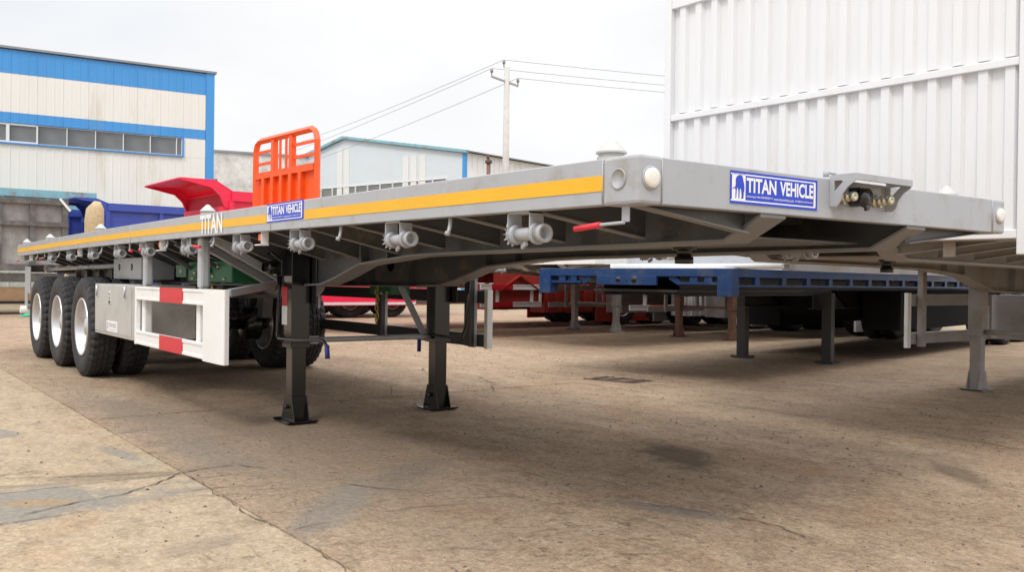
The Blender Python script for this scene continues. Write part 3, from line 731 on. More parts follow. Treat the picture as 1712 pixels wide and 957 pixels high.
# crank handles
ck = MB(); ck.tube([(4.33,-.56,1.14),(4.34,-.545,.95),(4.335,-.535,.72),(4.33,-.53,.64),(4.29,-.525,.615),(3.9,-.52,.625),(3.62,-.52,.648),(3.52,-.52,.648),(3.465,-.52,.62),(3.455,-.52,.58)], .0115, 10)
co = ck.build('crank_handle', M['black'], legs[0]); g = MB(); g.tube([(3.455,-.52,.62),(3.44,-.52,.53)], .0165, 10); g.build('grip', M['bluegrip'], main)
ck = MB(); ck.tube([(3.66,-1.80,1.17),(3.68,-1.80,.9),(3.71,-1.80,.7),(3.76,-1.80,.625),(3.85,-1.80,.61),(4.2,-1.80,.615),(4.34,-1.80,.605),(4.395,-1.80,.58),(4.40,-1.80,.55)], .0115, 10)
ck.build('crank_handle', M['black'], legs[1]); g = MB(); g.tube([(4.40,-1.80,.57),(4.405,-1.80,.465)], .0165, 10); g.build('grip', M['bluegrip'], main)
gx = MB(); gx.box(4.16,4.33,-.555,-.49,1.08,1.2); gx.lathe([(0,.05),(.05,.05),(.06,.03),(.09,.03)], (4.29,-.49,1.14), (0,1,0), 12); gx.tube([(4.2,-.5,1.19),(4.25,-.45,1.25),(4.35,-.46,1.24),(4.4,-.5,1.1)], .012, 8); gx.tube([(4.2,-.48,1.1),(4.15,-.46,1.02),(4.22,-.47,.98)], .012, 8)
gx.build('gearbox', M['black'], legs[0], .006)
lb = MB(); lb.box(4.19,4.29,-.5492,-.5485,.86,1.0); lb.build('warning_label', M['red'], legs[0]); lb = MB(); lb.box(4.19,4.29,-.5492,-.5485,.72,.858); lb.build('warning_label', M['sign_white'], legs[0])
db = MB(); db.bar((4.28,-1.78,.60),(4.44,-1.64,1.01),.05,.02,(1,0,0)); db.build('diagonal_brace', M['grey'], main)
# near-side guard, its hangers, braces, tool box
side_guard(main, 3.95, 6.18, .0, 1, M['white'], M['red'], mm, red=(4.86,5.46), posts=())
st = MB()
for x in (4.63, 6.12):
    s = MB(); s.box(x-.045,x+.045,-.115,-.04,.978,T-RH+camber(x,L_MAIN)); s.build('guard_hanger', M['grey'], main, .02)
    s = MB(); s.box(x-.045,x+.045,-.11,-.037,.48,.977); s.build('guard_hanger', M['white'], main, .015)
bz = MB(); bz.bar((4.0,-.04,.955),(4.5,-.66,1.03),.05,.05); bz.build('guard_brace', M['grey'], main)
for x in (4.42, 4.8):
    bz = MB(); bz.bar((x,-.07,T-RH+.01),(x+.05,-.68,1.02),.07,.05); bz.build('guard_brace', M['grey'], main)
for x in (5.3, 6.0):
    bz = MB(); bz.bar((x,-.07,T-RH),(x+.05,-.68,1.0),.05,.03); bz.build('guard_brace', M['under'], main)
tb = MB(); tb.box(6.285,7.76,-.55,.0,.49,.985); tbo = tb.build('tool_box', M['stain_grey'], main, .01)
d = MB(); d.box(6.33,7.72,.0,.006,.52,.965); d.build('tool_box_lid', M['stain_grey'], tbo, .004)
for x in (6.52, 7.60):
    d = MB(); d.box(x-.02,x+.02,.006,.016,.86,.97); d.tube([(x,.02,.97),(x,.022,.90),(x+.01,.02,.865)], .006, 8); d.build('latch', M['silver'], tbo)
d = MB(); d.box(7.1,7.14,.006,.0085,.80,.92); d.build('lock_plate', M['sign_white'], tbo); d = MB(); d.lathe([(0,.02),(.006,.018),(.006,0)], (7.12,.008,.815), (0,1,0), 14); d.box(7.105,7.135,.0085,.0095,.84,.865); d.box(7.105,7.135,.0085,.0095,.875,.90); d.build('keyhole', M['black'], tbo)
s = MB(); s.mat(0).box(0,.40,0,.002,0,.10); s.mat(1)
for body, wd, x in (('TITAN VEHICLE', .29, .085),):
    t = text_mb(body, .045, wd, .01); t.mi = [1]*len(t.mi); s.merge(t, Matrix.Translation((x,-.0006,.038)))
s.add([(.03,-.0006,.02),(.06,-.0006,.02),(.06,-.0006,.085),(.03,-.0006,.085)], [(0,1,2,3)])
t = text_mb('www.titanvehicle.com', .012, .29, .0); t.mi = [1]*len(t.mi); s.merge(t, Matrix.Translation((.085,-.0006,.014)))
so2 = s.build('maker_plate', [M['sign_white'], M['label_grey']], tbo); so2.location = (7.22,.0082,.535); so2.rotation_euler = (0,0,math.pi)
# far-side guard
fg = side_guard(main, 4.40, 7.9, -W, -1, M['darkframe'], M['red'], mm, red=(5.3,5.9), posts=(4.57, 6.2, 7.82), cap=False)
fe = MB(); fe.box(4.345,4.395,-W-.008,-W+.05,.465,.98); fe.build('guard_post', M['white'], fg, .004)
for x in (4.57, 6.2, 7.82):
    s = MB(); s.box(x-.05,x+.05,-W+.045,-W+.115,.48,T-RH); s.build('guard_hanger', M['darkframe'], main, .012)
    s = MB(); s.box(x-.054,x-.050,-W+.04,-W+.070,.48,.98 if x > 5 else 1.2); s.build('hanger_lit_edge', M['grey'], main)  # pale strip painting the lit front face of the dark hanger
# rear: bumper tube, mud flap plate, conduit pipe, brake boxes
bp_ = MB(); bp_.tube([(12.55,-.03,.56),(12.55,-W+.03,.56)], .055, 16); bp_.build('rear_bumper', M['white'], main)
for y in (-.1, -W+.13):
    bp_ = MB(); bp_.box(12.2,12.64,y,y-.012,.80,1.18); bp_.box(12.42,12.64,y,y-.012,.58,.80); bp_.build('bumper_bracket', M['grey'], main, .003)
bp_ = MB(); bp_.box(12.5,12.64,-.115,-W+.145,1.10,1.20); bp_.build('rear_crossbar', M['under'], main, .004)
cp = MB(); cp.tube([(8.3,-.33,1.17),(12.2,-.33,1.15)], .028, 12)
for x in (9.3, 9.9, 10.6, 11.3): cp.tube([(x,-.33,1.165),(x+.25,-.33,1.164)], .032, 12)
cp.lathe([(0,.06),(.12,.06),(.13,.05),(.13,0)], (12.1,-.33,1.15), (1,0,0), 16); cp.lathe([(0,0),(0,.06)], (12.1,-.33,1.15), (1,0,0), 16); cp.build('stake_tube', M['grey'], main)
bxm = MB(); bxm.box(7.2,8.3,-.62,-.30,1.03,1.25); bxm.box(7.9,8.1,-.5,-.4,.9,1.03); bxm.build('equipment_box', M['grey'], main, .006)
for x in (7.55, 8.05):
    hm = MB(); hm.lathe([(0,.035),(.003,.035),(.003,0)], (x,-.30,1.155), (0,1,0), 14); hm.build('box_hole', M['black'], main)
at = MB(); at.lathe([(0,.02),(0,.1),(.03,.13),(.85,.13),(.88,.1),(.88,.02)], (5.3,-1.25,1.02), (1,0,0), 24); at.build('air_tank', M['grey'], main)
sp_ = MB(); sp_.box(6.6,7.1,-.75,-1.7,.86,.9); sp_.box(6.6,6.64,-.8,-.84,.9,1.0); sp_.box(6.6,6.64,-1.6,-1.64,.9,1.0); sp_.build('spare_carrier', M['black'], main)
def chain(parent, x, y, z0, n, name='safety_chain'):
    mb = MB()
    for i in range(n):
        c = Vector((x+.01*math.sin(i*1.7), y, z0-i*.036)); pts = []
        for k in range(13):
            a = 2*math.pi*k/12; q = Vector((math.cos(a)*.013, 0, math.sin(a)*.025))
            if i % 2: q = Vector((0, q.x, q.z))
            pts.append(c+q)
        mb.tube(pts, .0062, 6, False)
    return mb.build(name, M['chain'], parent)
gb_ = MB(); gb_.box(5.0,6.12,-.42,-.66,1.02,1.20); gb_.lathe([(0,.03),(.04,.03),(.04,0)], (5.5,-.42,1.12), (0,1,0), 10); gb_.lathe([(0,.02),(.05,.02),(.05,0)], (5.75,-.42,1.07), (0,1,0), 10)
ge = gb_.build('equipment_box', M['green'], main, .012)
gp = MB(); gp.box(6.13,6.42,-.405,-.418,1.06,1.17); gpo = gp.build('hole_plate', M['green'], ge); gp = MB(); gp.prism([(6.22,1.115),(6.275,1.145),(6.33,1.115),(6.275,1.085)], 1, -.402, -.405); gp.build('plate_hole', M['black'], ge)
for (x, z) in ((5.15,1.05),(5.3,1.15),(5.42,1.07),(5.62,1.16),(5.9,1.10),(5.95,1.05)):
    gp = MB(); gp.lathe([(0,.012),(.02,.012),(.022,.007),(.022,0)], (x,-.42,z), (0,1,0), 8); gp.build('fitting', M['brass'], ge)
gb_ = MB(); gb_.box(4.9,5.3,-1.80,-2.0,.93,1.10); ge2 = gb_.build('equipment_box', M['green'], main, .012)
for (x, z) in ((4.95,.95),(5.05,.94),(5.12,.97)):
    gp = MB(); gp.lathe([(0,.012),(.02,.012),(.022,.007),(.022,0)], (x,-1.80,z), (0,1,0), 8); gp.build('fitting', M['brass'], ge2)
chain(main, 5.62, -.47, .97, 12); chain(main, 5.0, -1.72, .99, 9)
wr = MB()
for i in range(3):
    wr.tube([(12,-.9-.05*i,1.08),(8,-.92-.05*i,1.05),(6,-.9-.04*i,1.1),(4.5,-.9-.05*i,1.09)], .009, 6)
wr.build('air_hose', M['black'], main)
wp = MB(); wp.tube([(9.56,-.06,1.07),(9.60,-.10,1.03),(9.64,-.07,.97),(9.62,-.12,.9),(9.66,-.08,.84)], [.012,.05,.03,.055,.02], 8); wp.build('tyre_wrapper', M['tan'], main)

# ------------------------------------------------------------------ the row of trailers parked across, behind the flatbed
def row_pose(u0, v0, th): return dict(loc=(u0, -v0, 0), rz=-(math.pi/2-th))
# white box-body trailer
pz = row_pose(2.76, 3.04, .05)
box = thing('box_trailer', 'tall white corrugated box body trailer on grey chassis parked across behind the flatbed front', 'trailer', pz['loc'], pz['rz'])
gm_ = dict(paint=M['grey_far'], under=M['grey_far'], leg=M['grey_far'], lampbr=M['white'])
trailer_chassis(box, 12.6, gm_, False, 8.6, stripe=[], leg_in=.47)
def box_body(root, x0, x1, z0, zm, zt):
    # corner posts and rails of the front wall (faces -x)
    for y in (0.02, -W-.10):
        s = 1 if y > 0 else -1
        mb = MB(); mb.box(x0-.05, x0+.05, y, y-s*.06, z0-.09, zt); mb.build('corner_post', M['white_wall'], root, .006)
    for (a, b) in ((z0, z0+.05), (zm, zm+.046), (zt-.12, zt)):
        mb = MB(); mb.box(x0-.045, x0+.03, -.041, -W-.039, a, b); mb.build('wall_rail', M['white_wall'], root, .005)
    pan = MB(); pan.box(x0+.0,x0+.008,-.041,-W-.039,z0+.05,zm); lowp = pan.build('wall_panel', M['white_wall'], root)
    pan = MB(); pan.box(x0+.0,x0+.008,-.041,-W-.039,zm+.055,zt-.12); upp = pan.build('wall_panel', M['white_wall'], root)
    n = 17; sp = (W-.002)/n
    for par, a, b in ((lowp, z0+.05, zm), (upp, zm+.055, zt-.12)):
        r = MB(); r.prism([(-.040,0),(-.026,-.030),(.026,-.030),(.040,0)][::1], 2, a, b)
        r.v = [(x0+p[1], p[0], p[2]) for p in r.v]
        me = r.mesh('wall_rib', M['white_wall'])
        for i in range(n): link('wall_rib', me, par, loc=(0, -.041-sp*(i+.65), 0))
    for y in (0, -W):
        mb = MB(); mb.box(x0+.05, x1, y-.004, y+.004, z0, zt)
        k = int((x1-x0)/.28); so_ = .03 if y == 0 else -.03
        for i in range(k):
            x = x0+.12+i*.28; mb.prism([(x-.05,y+(.004 if y==0 else -.004)),(x-.03,y+so_),(x+.03,y+so_),(x+.05,y+(.004 if y==0 else -.004))], 2, z0+.06, zt-.1)
        mb.build('side_wall', M['white_wall'], root)
    mb = MB(); mb.box(x1, x1+.02, 0, -W, z0, zt); mb.build('rear_wall', M['white_wall'], root)
    mb = MB(); mb.box(x0+.06, x1, -.01, -W+.01, zt-.03, zt-.005); mb.build('roof', M['white_wall'], root)
box_body(box, -.01, 12.4, 1.335, 2.295, 3.27)
bgd = side_guard(box, 3.52, 5.3, -.1, 1, M['grey_far'], M['red'], gm_, red=False, posts=(5.1,), cap=False)
mb = MB(); mb.box(3.44,3.51,-.14,-.1,.44,.99); mb.build('guard_post', M['white'], bgd, .004)
mb = MB(); mb.box(3.62,3.70,-.20,-.145,.45,T-RH); mb.build('guard_hanger', M['grey_far'], box)
tb = MB(); tb.box(5.45,8.3,-.6,-.06,.47,.97)
for i in range(9): tb.box(5.5+i*.3,5.62+i*.3,-.06,-.03,.48,.96)
tb.build('tool_box', M['grey_far'], box)
mb = MB(); mb.box(-.012,-.004,-1.95,-2.03,1.338,1.352); mb.build('red_reflector', M['red'], box)
mb = MB(); mb.box(.02,.05,-2.10,-2.16,1.24,1.335); mb.build('lamp_bracket', M['grey_far'], box)

# blue trailer with open-frame ends
pz = row_pose(6.27, 4.55, .2)
blu = thing('blue_trailer', 'blue steel chassis trailer with white pipe on its deck parked between grey trailers', 'trailer', pz['loc'], pz['rz'])
ZT, ZB = 1.215, .93
bb = MB(); bb.box(0,.10,.0,-W,ZT-.085,ZT); bb.build('front_beam', M['bluetrailer'], blu, .004)
for y in (0, -W+.16):
    mb = MB(); mb.box(-.006,.14,y+.003,y-.16-.003,ZB,ZT-.002); mb.build('corner_post', M['bluetrailer'], blu, .004)
lowr = [(-.16,-.62),(-W+.16+.62-.16,-W+.16)]
for a, b in ((-.16,-.60),(-W+.62,-W+.16)):
    mb = MB(); mb.box(.01,.07,a,b,ZT-.165,ZT-.14)
    for y in ((a*.62+b*.38), (a*.25+b*.75)): mb.box(.012,.06,y+.045,y-.045,ZT-.14,ZT-.085)
    e = b if a > -1 else a
    d = -.12 if a > -1 else .12
    mb.bar((.04,e,ZT-.152),(.04,e+d,ZT-.085),.06,.022,(1,0,0)); mb.build('lower_rail', M['bluetrailer'], blu)
mb = MB(); mb.box(-.02,.02,-.84,-1.62,ZT-.18,ZT-.08); cpn = mb.build('coupling_panel', M['bluetrailer'], blu, .003)
mb = MB()
for y, r in ((-1.13,.034),(-1.24,.010),(-1.34,.038),(-1.46,.01)):
    mb = MB(); mb.lathe([(0,r),(.004,r*.9),(.004,0)], (-.02,y,ZT-.125), (-1,0,0), 10); mb.build('panel_hole', M['black'], cpn)
for y, s in ((0,-1),(-W,1)):
    mb = MB(); mb.box(.14,12.6,y,y+s*.06,ZT-.085,ZT); mb.box(.14,9.5,y,y+s*.05,ZT-.185,ZT-.165)
    for i in range(16): mb.box(.5+i*.62,.6+i*.62,y+s*.004,y+s*.05,ZT-.165,ZT-.085)
    mb.build('side_rail', M['bluetrailer'], blu)
for y in (-.75,-1.75):
    mb = MB(); mb.box(.25,3.6,y-.006,y+.006,.93,ZT-.02); mb.box(.25,3.6,y-.07,y+.07,.918,.93); mb.box(3.6,12.5,y-.006,y+.006,.74,ZT-.02); mb.box(3.6,12.5,y-.07,y+.07,.728,.74); mb.build('main_beam', M['darkframe'], blu)
mb = MB()
for i in range(18): mb.box(.4+i*.6,.46+i*.6,-.06,-W+.06,ZT-.1,ZT-.016)
mb.build('cross_member', M['bluetrailer'], blu)
mb = MB(); mb.box(.1,11.5,-.06,-W+.06,ZT-.014,ZT-.004); mb.build('deck', M['sign_white'], blu)
mb = MB(); mb.box(.12,3.3,-.70,-1.80,.96,.99); mb.build('coupling_plate', M['darkframe'], blu)
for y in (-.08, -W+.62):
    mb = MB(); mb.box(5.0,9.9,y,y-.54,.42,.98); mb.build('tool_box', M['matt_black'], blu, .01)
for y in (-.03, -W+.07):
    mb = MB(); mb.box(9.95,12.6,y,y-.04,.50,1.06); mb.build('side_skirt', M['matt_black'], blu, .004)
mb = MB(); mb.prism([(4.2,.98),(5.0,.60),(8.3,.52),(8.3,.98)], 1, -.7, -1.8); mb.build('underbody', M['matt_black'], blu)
for y in (-.62,-1.88):
    mb = MB(); mb.box(3.75,3.87,y-.065,y+.065,.03,.95); mb.box(3.68,3.94,y-.12,y+.12,.004,.03); mb.build('landing_leg', M['darkframe'], blu)
for i in range(2):
    x = 10.3+1.31*i
    mb = MB(); mb.tube([(x,-.14,.522),(x,-W+.14,.522)], .065, 12); mb.build('axle', M['black'], blu)
    for (y, fl) in ((-.12,False),(-.445,True),(-W+.12,True),(-W+.445,False)): wheel(blu, x, y, flip=fl)
pipe = MB(); pipe.tube([(0,0,0),(0,2.05,0)], .027, 14); pipe.lathe([(2.051,.022),(2.05,.0)], (0,0,0), (0,1,0), 14)
po = pipe.build('white_pipe', M['white']); tag(po, 'long white plastic pipe lying on the edge of the blue trailer deck', 'pipe')
PT = Matrix.Translation((6.27,-4.55,0)) @ Matrix.Rotation(-(math.pi/2-.2), 4, 'Z')
po.matrix_world = PT @ Matrix.Translation((.18,-2.95,ZT+.025))
# stacked grey frame lying on the blue trailer
fr_ = thing('stacked_frame', 'pale grey steel frame with amber lamp lying on the blue trailer behind the white pipe', 'steel frame', tuple((PT @ Vector((.9,-.1,ZT+.0))).xyz), -(math.pi/2-.2))
mb = MB(); mb.box(0,.08,-.5,-2.75,.06,.19); mb.build('frame_beam', M['grey'], fr_, .004)
mb = MB(); mb.box(-.012,0,-.98,-1.10,.125,.165); mb.build('lamp', M['lamp'], fr_); mb = MB(); mb.box(-.008,0,-1.10,-1.22,.12,.165); mb.build('lamp_plate', M['rust'], fr_)
for y in (-.7,-1.6,-2.5):
    mb = MB(); mb.box(.08,6,y-.04,y+.04,0,.1); mb.build('frame_runner', M['grey_far'], fr_)

# two plain flatbeds further along, with pale front beams
def plain_flatbed(name, label, u0, v0, th, paint, under, legm, guard_red, grp=None, skirt=None):
    skirt = skirt or M['lilac']
    pz = row_pose(u0, v0, th); t = thing(name, label, 'trailer', pz['loc'], pz['rz'], grp)
    trailer_chassis(t, 12.4, dict(paint=paint, under=under, leg=legm, lampbr=M['white']), False, 8.4, stripe=[])
    for s, y in ((1, 0.), (-1, -W)):
        side_guard(t, 4.0, 5.7, y, s, guard_red[0], M['red'], {}, red=guard_red[1], posts=(4.5, 5.5), cap=False)
        mb = MB(); mb.box(5.85,7.4,y-s*.5,y,.34,.98)
        for i in range(5): mb.box(5.9+i*.3,6.05+i*.3,y,y+s*.04,.35,.97)
        mb.build('tool_box', skirt if skirt is M['darkred'] else M['boxgrey'], t)
        mb = MB(); mb.box(7.5,12.0,y-s*.03,y+s*.02,.10,1.06)
        mb.build('side_skirt', skirt, t, .01)
    for x in (.6,1.6,2.7,3.7):
        link('strap_winch', WM, t, loc=(x, -W+.1, T-RH+camber(x,12.4)))
    return t
plain_flatbed('flatbed_trailer', 'white railed grey flatbed trailer parked across just beyond the blue trailer', 10.65, 6.95, .06, M['white'], M['grey_far'], M['rust'], (M['boxgrey'], False))
plain_flatbed('flatbed_trailer', 'white railed grey flatbed trailer parked next to the orange trailer, second beyond the blue one', 13.6, 6.75, .05, M['white'], M['grey_far'], M['grey_far'], (M['boxgrey'], (4.6,5.1)))
org = plain_flatbed('orange_trailer', 'bright orange flatbed trailer with tall orange headboard and red-white side guards', 16.25, 4.9, .06, M['orange'], M['darkred'], M['rust'], (M['white'], (4.3,4.9)), skirt=M['darkred'])
def headboard(root, m):
    zt, zb, zmid = 3.86, 1.5, 3.08
    h = bpy.data.objects.new('headboard', None); C.objects.link(h); h.parent = root
    mb = MB(); pr = .066
    mb.tube([(0,.0,zb),(0,.0,zt-.22),(0,-.07,zt-.06),(0,-.21,zt),(0,-W+.06,zt),(0,-W-.08,zt-.06),(0,-W-.15,zt-.22),(0,-W-.15,zb)], pr, 4)
    mb.sm = [False]*len(mb.sm); mb.build('headboard_frame', m, h)
    mb = MB(); mb.box(-.05,.05,-.06,-W-.09,zmid,zmid+.13); mb.build('headboard_rail', m, h)
    for y in (-.86, -1.64):
        mb = MB(); mb.box(-.05,.05,y-.06,y+.06,zmid+.13,zt-.04); mb.build('headboard_post', m, h)
    for y in (-1.12,-1.38):
        mb = MB(); mb.box(-.015,.015,y-.03,y+.03,zmid+.13,zt-.04); mb.build('headboard_bar', m, h)
    for (a, b) in ((-.06,-.79),(-1.71,-W-.09)):
        for z in (3.36, 3.60):
            mb = MB(); mb.box(-.02,.02,a,b,z,z+.055); mb.build('headboard_bar', m, h)
    mb = MB(); mb.box(.03,.04,-.06,-W-.09,zb,zmid); mb.build('headboard_panel', m, h)
    for y in (-.45,-.86,-1.25,-1.64,-2.05):
        mb = MB(); mb.box(-.06,.03,y-.055,y+.055,zb,zmid); mb.build('headboard_rib', m, h)
    mb = MB()
    for i in range(3): mb.box(-.075,-.06,-.6-.7*i,-.85-.7*i,1.55,1.72)
    mb.build('headboard_step', M['darkred'], h)
headboard(org, M['orange'])
for i in range(9):
    mb = MB(); x = 4.5+i*.62; s = 1 if i % 2 else -1
    mb.bar((x, -W+.02, 1.18 if s > 0 else .82), (x+.62, -W+.02, .82 if s > 0 else 1.18), .03, .07, (0,1,0)); mb.build('lattice_bar', M['darkred'], org)
mb = MB(); mb.box(4.4,10.2,-W+.06,-W+.07,.55,1.25); mb.build('side_skirt', M['darkred'], org)

# ------------------------------------------------------------------ dump bodies
def chassis(root, x0, x1, m, wxs, z=1.25):
    for y in (-.75,-1.65):
        mb = MB(); mb.box(x0, x1, y-.05, y+.05, z-.3, z); mb.build('chassis_beam', m, root)
    mb = MB()
    k = int((x1-x0)/.9)
    for i in range(k): mb.box(x0+.3+i*.9, x0+.4+i*.9, -.7, -1.7, z-.25, z-.05)
    mb.build('chassis_cross_member', m, root)
    for x in wxs:
        mb = MB(); mb.tube([(x,-.14,.522),(x,-2.26,.522)], .065, 12); mb.build('axle', M['black'], root)
        for (y, fl) in ((-.12,False),(-.445,True),(-2.4+.12,True),(-2.4+.445,False)): wheel(root, x, y, flip=fl)
def dump(name, label, u0, v0, th, m, zf, zt, Ld, visor, panels, under, stripe=None, load=False, Wd=2.4):
    pz = row_pose(u0, v0, th); t = thing(name, label, 'dump trailer', pz['loc'], pz['rz'])
    mb = MB(); mb.box(0,Ld,0,-Wd,zf-.08,zf); mb.build('floor', m, t)
    fw = MB(); fw.box(0,.02,0,-Wd,zf,zt-.02); fo = fw.build('front_wall', m, t)
    for y in (-.1,-.5,-.95,-1.4,-1.85,-2.3):
        mb = MB(); mb.box(-.07,0,y-.05,y+.05,zf,zt-.55); mb.build('wall_rib', m, fo)
    mb = MB(); mb.box(-.09,0,0,-Wd,zt-.55,zt-.38); mb.build('wall_rail', m, fo)
    for y, s in ((0,1),(-Wd,-1)):
        sw = MB(); sw.box(.02,Ld,y,y-s*.02,zf,zt-.02); so_ = sw.build('side_wall', m, t)
        mb = MB(); mb.box(.15,Ld,y+s*.09,y-s*.03,zt-.24,zt); mb.build('top_rail', m, so_)
        k = panels
        for i in range(k+1):
            x = .15+(Ld-.25)*i/k; mb = MB(); mb.box(x-.06,x+.06,y,y+s*.07,zf,zt-.24); mb.build('wall_rib', m, so_)
        if stripe:
            for i in range(k):
                xa = .15+(Ld-.25)*(i+.2)/k; xb = .15+(Ld-.25)*(i+.8)/k; mb = MB(); mb.box(xa,xb,y+s*.001,y+s*.006,zf+stripe,zf+stripe+.1); mb.build('reflective_stripe', M['sign_white'], so_)
    mb = MB(); mb.box(Ld-.02,Ld,0,-Wd,zf,zt); mb.build('tailgate', m, t)
    # open hood over the cab: flat top, cheeks with a curved front edge
    if visor:
        d, hh = visor
        front = [(-d,zt+hh-.03),(-d*.62,zt+hh-.06-hh*.22),(-d*.30,zt+hh*.25),(-d*.12,zt-.12),(0,zt-.42)]
        vz = MB()
        vz.box(-d,-d*.22,.02,-Wd-.02,zt+hh-.03,zt+hh)
        vz.bar((-d*.22,-Wd/2,zt+hh-.015),(.22,-Wd/2,zt-.03),Wd+.04,.03)
        cheek = front+[(.22,zt-.42),(.22,zt-.03),(-d*.22,zt+hh-.03)]
        for y in (.02, -Wd): vz.prism(cheek, 1, y, y-.02)
        for (a, b) in zip(front[:-1], front[1:]):
            for y in (.0, -Wd): vz.bar((a[0],y,a[1]),(b[0],y,b[1]),.08,.02)
        vz.build('visor', m, t)
        mb = MB(); mb.box(.0,.02,.0,-Wd,zt-.38,zt-.05); mb.build('hood_back', m, t)
    if load:
        mb = MB(); vs = []; nx, ny = 14, 7
        for a in range(nx+1):
            for b in range(ny+1):
                x = .1+(Ld-.2)*a/nx; y = -.05-(Wd-.1)*b/ny; vs.append((x, y, zt-.15+.32*math.sin(math.pi*b/ny)*min(1, a/2, (nx-a)/2)+.08*mnoise.noise(Vector((x*2,y*2,0)))))
        mb.add(vs, [(a*(ny+1)+b, a*(ny+1)+b+1, (a+1)*(ny+1)+b+1, (a+1)*(ny+1)+b) for a in range(nx) for b in range(ny)], True); mb.build('soil_load', M['brown_board'], t)
    chassis(t, .2, Ld, under, (Ld-2.6, Ld-1.3))
    for y, s in ((0,1),(-Wd,-1)):
        mb = MB(); mb.box(.9,Ld,y-s*.04,y,.34,1.18); sk_ = mb.build('side_skirt', under, t)
        mb = MB(); mb.box(.9,Ld,y+s*.002,y+s*.02,.36,.43); mb.build('skirt_edge', M['lilac'], sk_)
        for i in range(4): mb = MB(); mb.prism([(.3+i*1.5,1.3),(.9+i*1.5,1.3),(.75+i*1.5,.95),(.68+i*1.5,.55),(.5+i*1.5,.55),(.45+i*1.5,.95)], 1, y-s*.06, y-s*.18); mb.build('hanger_bracket', under, t)
    return t
dump('red_dump_trailer', 'crimson red tipper body with flared front visor parked beyond the flatbed', 22.6, 5.45, .02, M['dumpred'], 1.35, 3.16, 6.2, (1.1,.25), 4, M['dumpred'], Wd=2.75)
dump('blue_dump_trailer', 'navy blue tipper body with curved visor and white stripes behind the flatbed rear', 31.75, 4.75, .03, M['dumpblue'], 1.45, 3.40, 7.0, (.85,.14), 4, M['dumpblue'], .75)
dump('blue_dump_trailer', 'second navy blue tipper filled with brown soil, mostly hidden behind the dusty grey tipper', 34.6, 4.1, .03, M['dumpblue'], 1.45, 3.32, 7.0, None, 4, M['dumpblue'], .75, True)
tr = MB(); tr.tube([(0,0,.0),(.02,0,.9),(.02,.01,1.7),(0.05,0,2.2),(.05,-.02,2.5),(.07,.0,2.60),(.09,.02,2.62)], [.27,.285,.27,.28,.255,.20,.10], 18)
to = tr.build('tan_roll', M['tan']); to.location = (28.0,-4.3,.0); to.scale = (1,1,1.24)
tag(to, 'tall tan fibre roll standing upright against the front of the blue tipper', 'roll')
# dusty grey dump body at the left edge: its ribbed side faces us
dg = thing('grey_dump_trailer', 'dusty unpainted grey tipper body with square panel grid at the left edge', 'dump trailer', (25.1,-2.98,0), math.pi/2)
# local x -> +Y (towards the camera's left), local y -> -X ; the visible side is local y = 0.. faces -X => local +y
side = MB(); side.box(0,8,-.02,0,1.30,3.05); sd_ = side.build('side_wall', M['dirtysteel'], dg)
for i in range(11):
    mb = MB(); x = .06+i*.79; mb.box(x-.07,x+.07,0,.10,1.3,2.95); mb.build('wall_rib', M['frame_dirty'], sd_)
for z0, z1 in ((2.95,3.10),(2.36,2.48),(1.16,1.34)):
    mb = MB(); mb.box(-.02,8,0,.12,z0,z1); mb.build('wall_rail', M['frame_dirty'], sd_)
mb = MB(); mb.bar((-.06,.10,2.80),(.20,.10,3.12),.1,.06); mb.build('corner_edge', M['sign_white'], dg)
mb = MB(); mb.box(0,.02,-2.4,-.02,1.3,3.0); mb.build('front_wall', M['frame_dirty'], dg); mb = MB(); mb.box(7.98,8,-2.4,-.02,1.3,3.02); mb.build('tailgate', M['frame_dirty'], dg)
mb = MB(); mb.box(0,8,-2.4,-2.38,1.3,3.05); mb.build('side_wall', M['frame_dirty'], dg); mb = MB(); mb.box(0,8,-2.38,-.02,1.22,1.3); mb.build('floor', M['frame_dirty'], dg)
mb = MB(); mb.box(-.3,8,-.1,.02,.86,1.10); mb.build('chassis_beam', M['frame_dirty'], dg); mb = MB(); mb.box(-.3,8,-2.3,-2.2,.86,1.1); mb.build('chassis_beam', M['frame_dirty'], dg)
mb = MB(); mb.box(-.4,-.3,-2.3,.02,.70,1.14); mb.build('chassis_end', M['frame_dirty'], dg)
mb = MB(); mb.box(.3,1.7,-.5,-.05,.36,.72); mb.build('frame_box', M['brown_board'], dg)
mb = MB(); mb.box(-.3,6,-.02,.04,.28,.36); mb.build('lower_rail', M['black'], dg)
mb = MB(); mb.box(.1,.2,-.05,.03,.0,.9); mb.box(1.9,2.0,-.05,.03,0,.9); mb.build('support_leg', M['black'], dg)
for x in (3.2,4.6): wheel(dg, x, -.14); wheel(dg, x, -2.26, flip=True)
cl = MB(); nseg = 14; vs = []
for i in range(nseg+1):
    for j in range(7):
        x = i*.1; y = j*.1; vs.append((x, y, max(.02, .16+.10*mnoise.noise(Vector((x*3,y*3,1))))*math.sin(math.pi*(i+.3)/(nseg+.6))*math.sin(math.pi*(j+.4)/6.8)))
cl.add(vs, [(i*7+j, i*7+j+1, (i+1)*7+j+1, (i+1)*7+j) for i in range(nseg) for j in range(6)], True)
co = cl.build('green_cloth', M['green_cloth']); co.location = (24.0,-3.1,0); co.rotation_euler = (0,0,R(80)); tag(co, 'crumpled green cloth lying on the ground under the dusty grey tipper', 'cloth')
